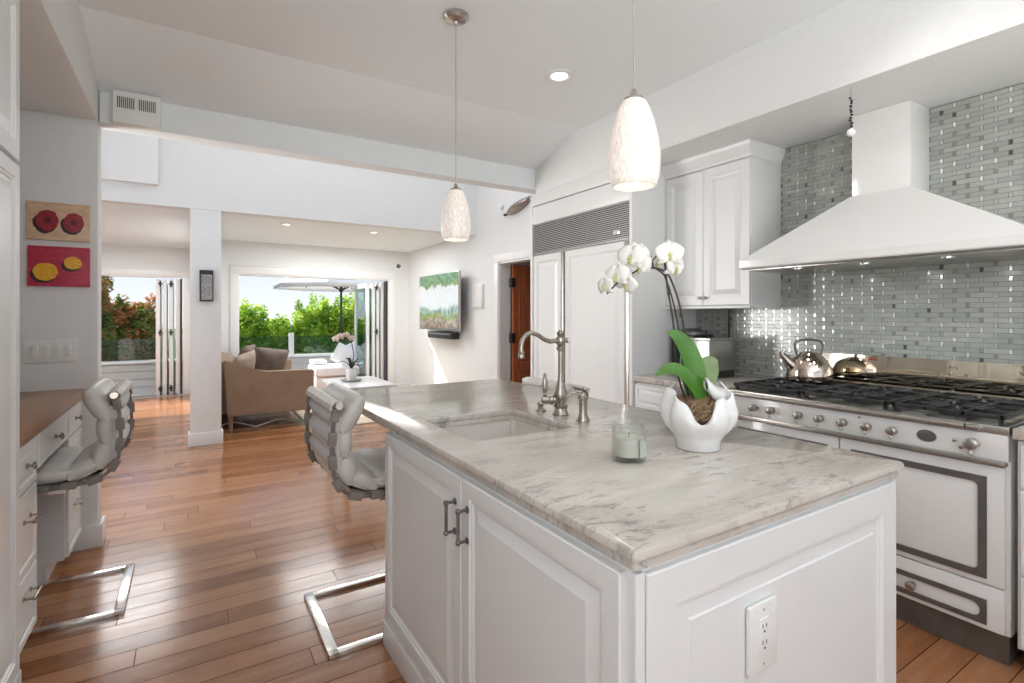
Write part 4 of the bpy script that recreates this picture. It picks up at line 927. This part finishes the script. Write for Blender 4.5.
def smoothp(ps, n_=6):
    out = []
    for i in range(len(ps)-1):
        p0 = ps[max(0, i-1)]; p1, p2 = ps[i], ps[i+1]; p3 = ps[min(len(ps)-1, i+2)]
        for k in range(n_):
            t_ = k/n_; out.append(.5*((2*p1)+(-p0+p2)*t_+(2*p0-5*p1+4*p2-p3)*t_*t_+(-p0+3*p1-3*p2+p3)*t_**3))
    return out+[ps[-1]]
def stem_(pts, r=.0032):
    MB().tube(smoothp([P3(*p) for p in pts]), r, 7).build('flower_stem', M['stem'], op)
stem_([(-.03, 0, .13), (-.06, 0, .217), (-.071, 0, .30), (-.078, 0, .398), (-.095, 0, .502), (-.106, 0, .598)])
stem_([(-.01, 0, .13), (-.03, 0, .25), (-.041, 0, .357), (-.06, 0, .46), (-.089, 0, .54), (-.112, 0, .562), (-.139, 0, .571), (-.146, 0, .589), (-.168, 0, .600), (-.176, 0, .618)])
stem_([(-.02, .01, .13), (-.042, .01, .25), (-.055, .01, .357), (-.075, .01, .46), (-.098, .01, .535), (-.112, .005, .553), (-.135, 0, .567), (-.174, 0, .571), (-.20, 0, .556), (-.25, 0, .525), (-.288, 0, .487)], .0027)
stem_([(-.146, 0, .589), (-.127, 0, .612)], .002)
for p in ((-.092, 0, .49), (-.052, .0, .42), (-.074, .0, .34)): mb = MB(); mb.ell(P3(*p), .0055, .0055, .008, 8, 6); mb.build('node', M['stem'], op)
toc = Vector((-OX, -OY, .1)).normalized()
for (s_, d_, z, dirn, sz, rl_) in ((-.095, -.02, .612, (.3, .1), .054, 0), (-.122, .02, .588, (-.3, -.1), .048, .3), (-.070, 0, .570, (.9, -.3), .048, .2),
        (-.218, -.02, .602, (-.35, .1), .056, .1), (-.187, .0, .575, (.2, -.3), .050, -.2), (-.188, .02, .617, (.1, .3), .048, .4), (-.261, -.01, .546, (-.6, .1), .052, 0), (-.228, .01, .520, (-.2, -.5), .046, .5), (-.297, -.01, .512, (-1.1, -.2), .040, 0)):
    flower(op, P3(s_, d_, z), toc + R1*dirn[0] + Vector((0, 0, dirn[1])), sz*1.0, 'petal', rl_, .9)

# ------------------------------------------------------------------ pendants and downlights
def pendant():
    r = thing('pendant_lamp', (0, 0, 0), '', 'pendant lamp', 'pendant lamps over the island')
    MB().lathe((0, 0, 2.82), [(.0, 0), (.062, 0), (.062, -.012), (.050, -.026), (.012, -.034), (.008, -.045)], 32).build('canopy', M['steel'], r)
    MB().tube([(0, 0, 2.78), (0, 0, 1.975)], .0022, 6).build('cord', M['steel'], r)
    MB().lathe((0, 0, 1.955), [(.030, 0), (.028, .006), (.012, .014), (.007, .030), (.004, .034)], 24).build('cap', M['nickel'], r)
    m = MB(); pr = [(.026, 1.957), (.034, 1.952), (.045, 1.930), (.058, 1.890), (.068, 1.845), (.0735, 1.80), (.0735, 1.770), (.070, 1.738), (.063, 1.714), (.061, 1.711)]
    m.lathe((0, 0, 0), pr+[(a-.004, b_) for a, b_ in pr[::-1]], 40); m.build('lamp_shade', M['shade'], r, 60)
    MB().ell((0, 0, 1.80), .024, .024, .035).build('bulb', M['lamp_on'], r)
    return r
pd = pendant(); pd['label'] = 'smaller-looking pendant lamp hanging over the far end of the island, full cord and canopy visible'; pd.location = (1.115, 2.31, 0)
p2_ = copy_tree(pd); p2_['label'] = 'large-looking nearer pendant lamp with mottled white glass shade'; p2_.location = (1.072, 1.062, -.006)
def downlight(x, y, z, r_, label, e_=6, tilt=0, cone=2.2):
    t_ = thing('recessed_downlight', (x, y, z), label, 'ceiling light', 'recessed ceiling lights')
    MB().lathe((x, y, z), [(r_*1.05, 0), (r_*1.05, -.006), (r_*.80, -.010), (r_*.60, -.002)], 32, cap=False).build('trim_ring', M['trim'], t_)
    MB().lathe((x, y, z-.001), [(r_*.62, 0), (r_*.60, -.002), (.001, -.002)], 28).build('lens', M['lamp_on'], t_)
    l = light('downlight_glow', 'SPOT', (x, y, z-.02), e_, (1, .96, .91), rot=(0, -tilt, 0)); l.data.spot_size = cone; l.data.spot_blend = .8; l.data.shadow_soft_size = .04
downlight(1.94, 2.555, 2.82, .085, 'round recessed light in the sloping kitchen ceiling', 10)
for x_, y_, lb_ in ((1.94, .85, 'added unseen downlight over the range aisle'), (.25, .95, 'added unseen downlight left of the island end'), (.25, -.9, 'added unseen downlight behind the camera, left side'), (1.94, -.9, 'added unseen downlight behind the camera, range side')): downlight(x_, y_, 2.82, .085, lb_, 10 if x_ > 1 and y_ > 0 else 1.5, .62 if x_ > 1 and y_ > 0 else 0, 1.5 if x_ > 1 and y_ > 0 else 2.2)  # unseen downlights added to brighten the range wall, refrigerator and counters
downlight(1.01, 6.87, 2.46, .07, 'left recessed light in the living room ceiling', 4)
downlight(2.11, 6.91, 2.46, .07, 'right recessed light in the living room ceiling', 4)

# ------------------------------------------------------------------ right wall: fridge
fr = thing('built_in_refrigerator', (2.96, 3.24, 0), 'panelled white built-in refrigerator with steel louvre grille', 'refrigerator')
MB().box(2.64, 3.288, 2.636, 3.835, 0.0, 2.15, .001).build('carcass', M['cab'], fr)
MB().box(2.63, 3.2, 2.665, 3.835, 0.0, .10).build('kick_plate', M['dark'], fr)
MB().panel((2.64, 3.830, .11), (0, -1, 0), (0, 0, 1), .415, 1.755, .022).build('door', M['cab'], fr, 8)
MB().panel((2.64, 3.375, .11), (0, -1, 0), (0, 0, 1), .690, 1.755, .022).build('door', M['cab'], fr, 8)
MB().box(2.600, 2.642, 3.378, 3.412, .11, 1.865, .006).build('handle', M['steel'], fr)
MB().box(2.612, 2.645, 2.642, 2.682, .11, 1.875, .004).build('handle', M['steel'], fr)
m = MB(); MB().box(2.634, 2.64, 2.64, 3.83, 1.885, 2.145).build('grille_backing', M['dark'], fr)
for k in range(17):
    z = 1.892+k*.0150; m.loft([[(2.634, 2.645, z+.006), (2.634, 3.825, z+.006), (2.634, 3.825, z+.009), (2.634, 2.645, z+.009)], [(2.619, 2.645, z), (2.619, 3.825, z), (2.619, 3.825, z+.0075), (2.619, 2.645, z+.0075)]])
m.build('grille', M['grille'], fr, 0)
MB().box(2.616, 2.6215, 2.735, 2.80, 1.925, 1.955, .001).build('badge', M['chrome'], fr)
m = MB(); m.box(2.612, 2.64, 2.640, 3.832, 1.874, 1.886); m.build('grille_rail', M['steel'], fr)
su = thing('refrigerator_surround', (2.96, 2.64, 0), 'tall white side panel and header framing the refrigerator', 'cabinet panel')
MB().box(2.612, 3.288, 2.605, 2.634, 0, 2.42, .002).build('side_panel', M['wall'], su)
MB().box(2.612, 3.295, 3.837, 3.87, 0, 2.42, .002).build('side_panel', M['cab'], su)
MB().box(2.615, 3.288, 2.635, 3.836, 2.152, 2.305, .002).build('header_panel', M['cab'], su)
MB().box(2.610, 3.288, 2.635, 3.836, 2.312, 2.418, .002).build('crown', M['cab'], su)
MB().box(2.622, 2.64, 2.636, 3.834, 2.146, 2.160, .002).build('bead', M['trim'], su)

# backsplash
bs = MB().box(3.288, 3.30, -2.0, 2.603, .93, 2.42).build('tile_backsplash', M['tile']); struct(bs); bs.name = 'wall_tile_backsplash'

# base cabinet left of the range
def base_cab(name, y0, y1, label, fronts, fx_=2.645):
    r = thing(name, (2.96, (y0+y1)/2, 0), label, 'cabinet')
    m = MB(); m.box(fx_, 3.28, y0, y1, .10, .872); m.box(fx_+.075, 3.28, y0, y1, 0, .10); m.build('carcass', M['cab'], r)
    for (a, b_, z0, z1, kind) in fronts:
        dd = MB().panel((fx_, b_, z0), (0, -1, 0), (0, 0, 1), b_-a, z1-z0, .02, dprof).build(kind, M['cab'], r, 8)
        bow_handle(dd, (fx_-.02, (a+b_)/2, (z0+z1)/2), (0, 1, 0), .09, (-1, 0, 0), 'steel')
    return r
base_cab('base_cabinet', 1.862, 2.60, 'white base cabinet between the refrigerator and the range', [(1.87, 2.595, .70, .862, 'drawer'), (1.87, 2.595, .40, .69, 'drawer'), (1.87, 2.595, .11, .39, 'drawer')])
base_cab('base_cabinet', -.35, .632, 'white base cabinet with drawers right of the range', [(.15, .622, .70, .862, 'drawer'), (.15, .622, .38, .69, 'drawer'), (.15, .622, .11, .37, 'drawer'), (-.34, .14, .11, .862, 'door')], 2.612)
inherit(MB().box(2.615, 3.288, 1.858, 2.603, .880, .920, .006).build('countertop', M['marble']), 'marble countertop between the refrigerator and the range', 'countertop')
inherit(MB().box(2.580, 3.288, -.36, .640, .880, .920, .006).build('countertop', M['marble']), 'marble countertop right of the range', 'countertop')
# coffee machine and cord
cm = thing('coffee_machine', (3.02, 2.44, .92), 'black and steel coffee machine on the counter behind the orchid', 'coffee machine')
MB().box(2.95, 3.18, 2.36, 2.56, .922, 1.20, .015, 3).build('body', M['black'], cm)
MB().lathe((3.06, 2.46, 1.20), [(.085, 0), (.085, .02), (.06, .04), (.02, .045)], 24).build('lid', M['strap'], cm)
m = MB(); m.box(2.90, 3.16, 2.19, 2.33, .965, 1.17, .008); m.box(2.89, 3.17, 2.18, 2.34, 1.17, 1.185, .003); m.build('water_tank', M['steel'], cm)
m = MB(); m.box(2.90, 3.16, 2.19, 2.33, .92, .965, .004); m.build('base', M['black'], cm)
MB().tube([(2.945, 2.40, 1.13), (2.92, 2.40, 1.13), (2.915, 2.40, 1.09)], .010, 8).build('spout', M['steel'], cm)
(MB().tube(smoothp([Vector(p) for p in ((3.275, 2.31, 1.375), (3.272, 2.31, 1.28), (3.27, 2.315, 1.17), (3.262, 2.36, 1.08), (3.24, 2.42, 1.0), (3.20, 2.45, .97))]), .006, 8).build('power_cord', M['black'], cm))
# upper cabinet
uc = thing('wall_cabinet', (3.12, 2.27, 1.383), 'white two-door wall cabinet beside the range hood', 'cabinet')
MB().box(2.970, 3.286, 1.935, 2.603, 1.400, 2.33, .002).build('carcass', M['cab'], uc)
MB().panel((2.970, 2.600, 1.405), (0, -1, 0), (0, 0, 1), .318, .915, .022).build('door', M['cab'], uc, 8)
MB().panel((2.970, 2.279, 1.405), (0, -1, 0), (0, 0, 1), .340, .915, .022).build('door', M['cab'], uc, 8)
MB().box(2.944, 3.286, 1.930, 2.603, 1.383, 1.401, .003).build('bottom_rail', M['cab'], uc)
m = MB(); pr = [(2.955, 2.325), (2.945, 2.33), (2.945, 2.345), (2.930, 2.36), (2.912, 2.39), (2.905, 2.40), (2.905, 2.419)]
loops = []
for x, z in pr: dx = 2.955-x; loops.append([(x, 2.603, z), (x, 1.935-dx*.6, z), (3.286, 1.935-dx*.6, z), (3.286, 2.603, z)])
m.loft(loops); m.build('crown_moulding', M['cab'], uc)
for y in (2.30, 2.255): knob(uc, (2.948, y, 1.455), (-1, 0, 0), .85, 'steel')

# ------------------------------------------------------------------ hood
hd_ = thing('range_hood', (3.0, 1.25, 1.6), 'white tapered range hood with square chimney above the range', 'range hood')
HY0, HY1, HX = .60, 1.862, 2.745
m = MB(); cy0, cy1, cx = 1.135, 1.405, 3.06
def hl(x, y0, y1, z): return [(x, y0, z), (3.286, y0, z), (3.286, y1, z), (x, y1, z)]
m.loft([hl(HX, HY0, HY1, 1.612), hl(HX-.004, HY0-.004, HY1+.004, 1.618), hl(HX-.004, HY0-.004, HY1+.004, 1.655), hl(HX+.004, HY0+.004, HY1-.004, 1.664), hl(cx-.003, cy0-.003, cy1+.003, 1.985)])
m.build('canopy', M['enamel'], hd_, 20)
MB().box(cx, 3.286, cy0, cy1, 1.984, 2.419, .002).build('chimney', M['enamel'], hd_)
MB().box(HX+.03, 3.27, HY0+.03, HY1-.03, 1.598, 1.613, .002).build('underside_panel', M['steel'], hd_)
m = MB(); m.box(HX+.0, HX+.03, HY0, HY1, 1.605, 1.613); m.build('drip_lip', M['strap'], hd_)
for y in (.92, 1.25, 1.58): MB().lathe((2.85, y, 1.598), [(.028, 0), (.028, -.006), (.020, -.008)], 18).build('hood_lamp', M['chrome'], hd_)
for y in (.92, 1.25, 1.58): l = light('hood_lamp_glow', 'SPOT', (2.86, y, 1.585), 2.2, (.96, .98, 1), rot=(0, -.45, 0)); l.data.spot_size = 2.4; l.data.spot_blend = .9; l.data.shadow_soft_size = .03
# crystal string
cs = thing('crystal_bead_string', (2.66, 1.225, 2.25), 'string of dark beads ending in a clear crystal ball by the hood chimney', 'ornament')
MB().tube([(2.66, 1.225, 2.42), (2.66, 1.225, 2.22)], .0012, 5).build('thread', M['steel'], cs)
m = MB(); z = 2.37
for k in range(11): m.ell((2.66+.004*math.sin(k*2.1), 1.225+.004*math.cos(k*1.7), z), .0065, .0065, .005+.002*(k % 2), 8, 6); z -= .0135
m.build('beads', M['dark'], cs)
MB().ell((2.66, 1.225, 2.205), .019, .019, .019, 10, 7).build('crystal_ball', M['crystal'], cs, 0)

# ------------------------------------------------------------------ range
RX, RY0, RY1 = 2.60, .655, 1.845
rg = thing('range_cooker', (2.95, 1.25, 0), 'large white enamelled range cooker with steel straps and gas hob', 'range cooker')
MB().box(2.628, 3.27, RY0, RY1, .12, .885, .003).build('body', M['enamel'], rg)
MB().box(2.65, 3.27, RY0+.01, RY1-.01, 0.0, .12).build('kick_plate', M['strap'], rg)
MB().box(RX+.004, 3.285, RY0-.002, RY1+.002, .885, .918, .006).build('hob_frame', M['steel'], rg)
MB().box(RX, 2.63, RY0, RY1, .785, .885, .003).build('control_panel', M['enamel'], rg)
MB().box(RX-.016, RX+.012, RY0+.004, RY1-.004, .768, .788, .004).build('lower_rail', M['steel'], rg)
m = MB(); m.tube([(RX-.012, .78, .902), (RX-.012, 1.79, .902)], .0115, 12)
for y in (.74, 1.81): m.tube([(RX+.01, y, .902), (RX-.012, y, .902), (RX-.018, y, .902)], [.006, .006, .009], 10)
m.tube([(RX-.012, .735, .902), (RX-.012, .775, .902)], [.014, .010], 12)
m.build('towel_rail', M['steel'], rg)
def rknob(y, z, s_):
    m = MB(); m.tube([(RX, y, z), (RX-.004, y, z), (RX-.006, y, z), (RX-.014, y, z), (RX-.020, y, z), (RX-.032, y, z), (RX-.036, y, z)], [.019*s_, .019*s_, .012*s_, .013*s_, .021*s_, .020*s_, .012*s_], 20)
    m.tube([(RX-.026, y, z-.015*s_), (RX-.026, y, z-.026*s_), (RX-.026, y, z-.032*s_), (RX-.026, y, z-.038*s_)], [.004*s_, .004*s_, .008*s_, .004*s_], 10)
    m.build('control_knob', M['steel'], rg)
KN = [752, 769.5, 797, 818, 841, 865, 891]
for p in KN:
    k_ = (p-512)/516; y = (RX-.02)*(.848-.5299*k_)/(.5299+.848*k_); rknob(y, .838, .92)
rknob(.757, .838, 1.12)
m = MB(); m.lathe((RX, .908, .838), [(.034, 0), (.034, -.003), (.030, -.004)], 28, 'X')
for v_ in m.bm.verts: v_.co.z = .838+(v_.co.z-.838)*.72
m.build('clock_badge', M['strap'], rg)
knob(rg, (RX, .812, .842), (-1, 0, 0), .55, 'steel', 'button'); knob(rg, (RX, .792, .816), (-1, 0, 0), .5, 'strap', 'button')
knob(rg, (RX, 1.655, .840), (-1, 0, 0), .3, 'strap', 'button'); knob(rg, (RX, 1.16, .872), (-1, 0, 0), .3, 'strap', 'button')
def ring_strap(m, y0, y1, z0, z1, w_, rad, x0=None):
    """flat steel band with rounded inner corners on the plane x = RX; open towards +Y"""
    x0 = RX-.003
    def prism(poly):
        m.loft([[(RX+.004, y, z) for y, z in poly], [(x0, y, z) for y, z in poly]])
    inner = []
    for i in range(7): a = -PI/2-PI/2*i/6; inner.append((y0+w_+rad+rad*math.cos(a), z0+w_+rad+rad*math.sin(a)))
    for i in range(7): a = PI-PI/2*i/6; inner.append((y0+w_+rad+rad*math.cos(a), z1-w_-rad+rad*math.sin(a)))
    inner = [(y1, z0+w_)]+inner+[(y1, z1-w_)]
    outer = [(y1, z0)]+[(y0, z0)]*7+[(y0, z1)]*7+[(y1, z1)]
    for i in range(len(inner)-1):
        q = [outer[i], outer[i+1], inner[i+1], inner[i]]
        if outer[i] == outer[i+1]: q = [outer[i], inner[i+1], inner[i]]
        prism(q)
for y0, y1, sg in ((.667, 1.247, 1), (1.253, 1.833, -1)):
    dd = MB().box(RX+.004, 2.63, y0, y1, .302, .762, .004).build('oven_door', M['enamel'], rg)
    m = MB(); ring_strap(m, y0+.05, (y0+y1)/2, .325, .718, .026, .02)
    geom = m.bm.verts[:]; 
    for v_ in geom: pass
    m2 = MB(); ring_strap(m2, y0+.05, (y0+y1)/2, .325, .718, .026, .02)
    for v_ in m2.bm.verts: v_.co.y = (y0+y1)-v_.co.y
    m.build('door_strap', M['strap'], dd, 0); m2.build('door_strap', M['strap'], dd, 0)
    dr = MB().box(RX+.004, 2.63, y0, y1, .128, .296, .004).build('drawer_front', M['enamel'], rg)
    m = MB(); ring_strap(m, y0+.05, (y0+y1)/2, .147, .243, .020, .026); m.build('drawer_strap', M['strap'], dr, 0)
    m = MB(); ring_strap(m, y0+.05, (y0+y1)/2, .147, .243, .020, .026)
    for v_ in m.bm.verts: v_.co.y = (y0+y1)-v_.co.y
    m.build('drawer_strap', M['strap'], dr, 0)
    knob(dr, (RX+.004, (y0+y1)/2, .197), (-1, 0, 0), 1.3, 'steel')
MB().box(3.270, 3.2875, .2, 1.70, .9205, 1.11, .002).build('backguard', M['mirror'], rg)
MB().box(3.225, 3.270, RY0, RY1, .918, .945, .003).build('rear_vent', M['steel'], rg)
# hob: burners and cast-iron grates
BX = [2.76, 3.08]; 
for i, y0 in enumerate((.675, 1.065, 1.455)):
    y1 = y0+.372; g_ = MB()
    for x in (2.63, 2.765, 2.91, 3.075, 3.20): g_.box(x, x+.014, y0, y1, .937, .955, .003)
    for y in (y0, y0+.117, y0+.241, y1-.014): g_.box(2.63, 3.214, y, y+.014, .937, .955, .003)
    for x in (2.64, 3.19):
        for y in (y0+.004, y1-.018): g_.box(x, x+.014, y, y+.014, .918, .94)
    for bx in (2.77, 3.07):
        cyy = (y0+y1)/2
        for k in range(8):
            a = PI/4*k+.39; g_.tube([(bx+.030*math.cos(a), cyy+.030*math.sin(a), .954), (bx+.115*math.cos(a), cyy+.115*math.sin(a), .954)], .0065, 6)
        bu = MB(); bu.lathe((bx, cyy, .918), [(.058, 0), (.055, .012), (.045, .014), (.045, .024), (.038, .028), (.001, .029)], 24); bu.build('burner', M['iron'], rg)
    g_.build('grate', M['iron'], rg)
# kettle
kx, ky, kz = 3.055, 1.63, .961
kt = thing('kettle', (kx, ky, kz), 'shiny copper-tinted steel kettle with arched handle on the hob', 'kettle')
m = MB(); m.lathe((kx, ky, kz), [(.108, 0), (.118, .004), (.121, .018), (.120, .04), (.116, .066), (.107, .094), (.092, .120), (.070, .142), (.056, .150), (.054, .156), (.042, .163), (.02, .168), (.003, .170)], 48); m.build('body', M['copper'], kt, 50)
sdir = (R1*-1)
m = MB(); p = Vector((kx, ky, kz)); m.tube([p+sdir*.080+Vector((0, 0, .070)), p+sdir*.122+Vector((0, 0, .108)), p+sdir*.160+Vector((0, 0, .152))], [.040, .029, .015], 16); sp2 = m.build('spout', M['copper'], kt, 50)
MB().tube([p+sdir*.156+Vector((0, 0, .152)), p+sdir*.162+Vector((0, 0, .160)), p+sdir*.145+Vector((0, 0, .176)), p+sdir*.125+Vector((0, 0, .184))], [.016, .012, .006, .004], 10).build('whistle', M['nickel'], sp2)
m = MB(); m.tube(smoothp([p+sdir*.062+Vector((0, 0, .12)), p+sdir*.085+Vector((0, 0, .200)), p+sdir*.065+Vector((0, 0, .228)), p+Vector((0, 0, .238)), p-sdir*.062+Vector((0, 0, .226)), p-sdir*.078+Vector((0, 0, .200)), p-sdir*.062+Vector((0, 0, .128))]), .0065, 10); m.build('handle', M['strap'], kt)
MB().ell(p+Vector((0, 0, .174)), .013, .013, .010).build('lid_knob', M['copper'], kt)
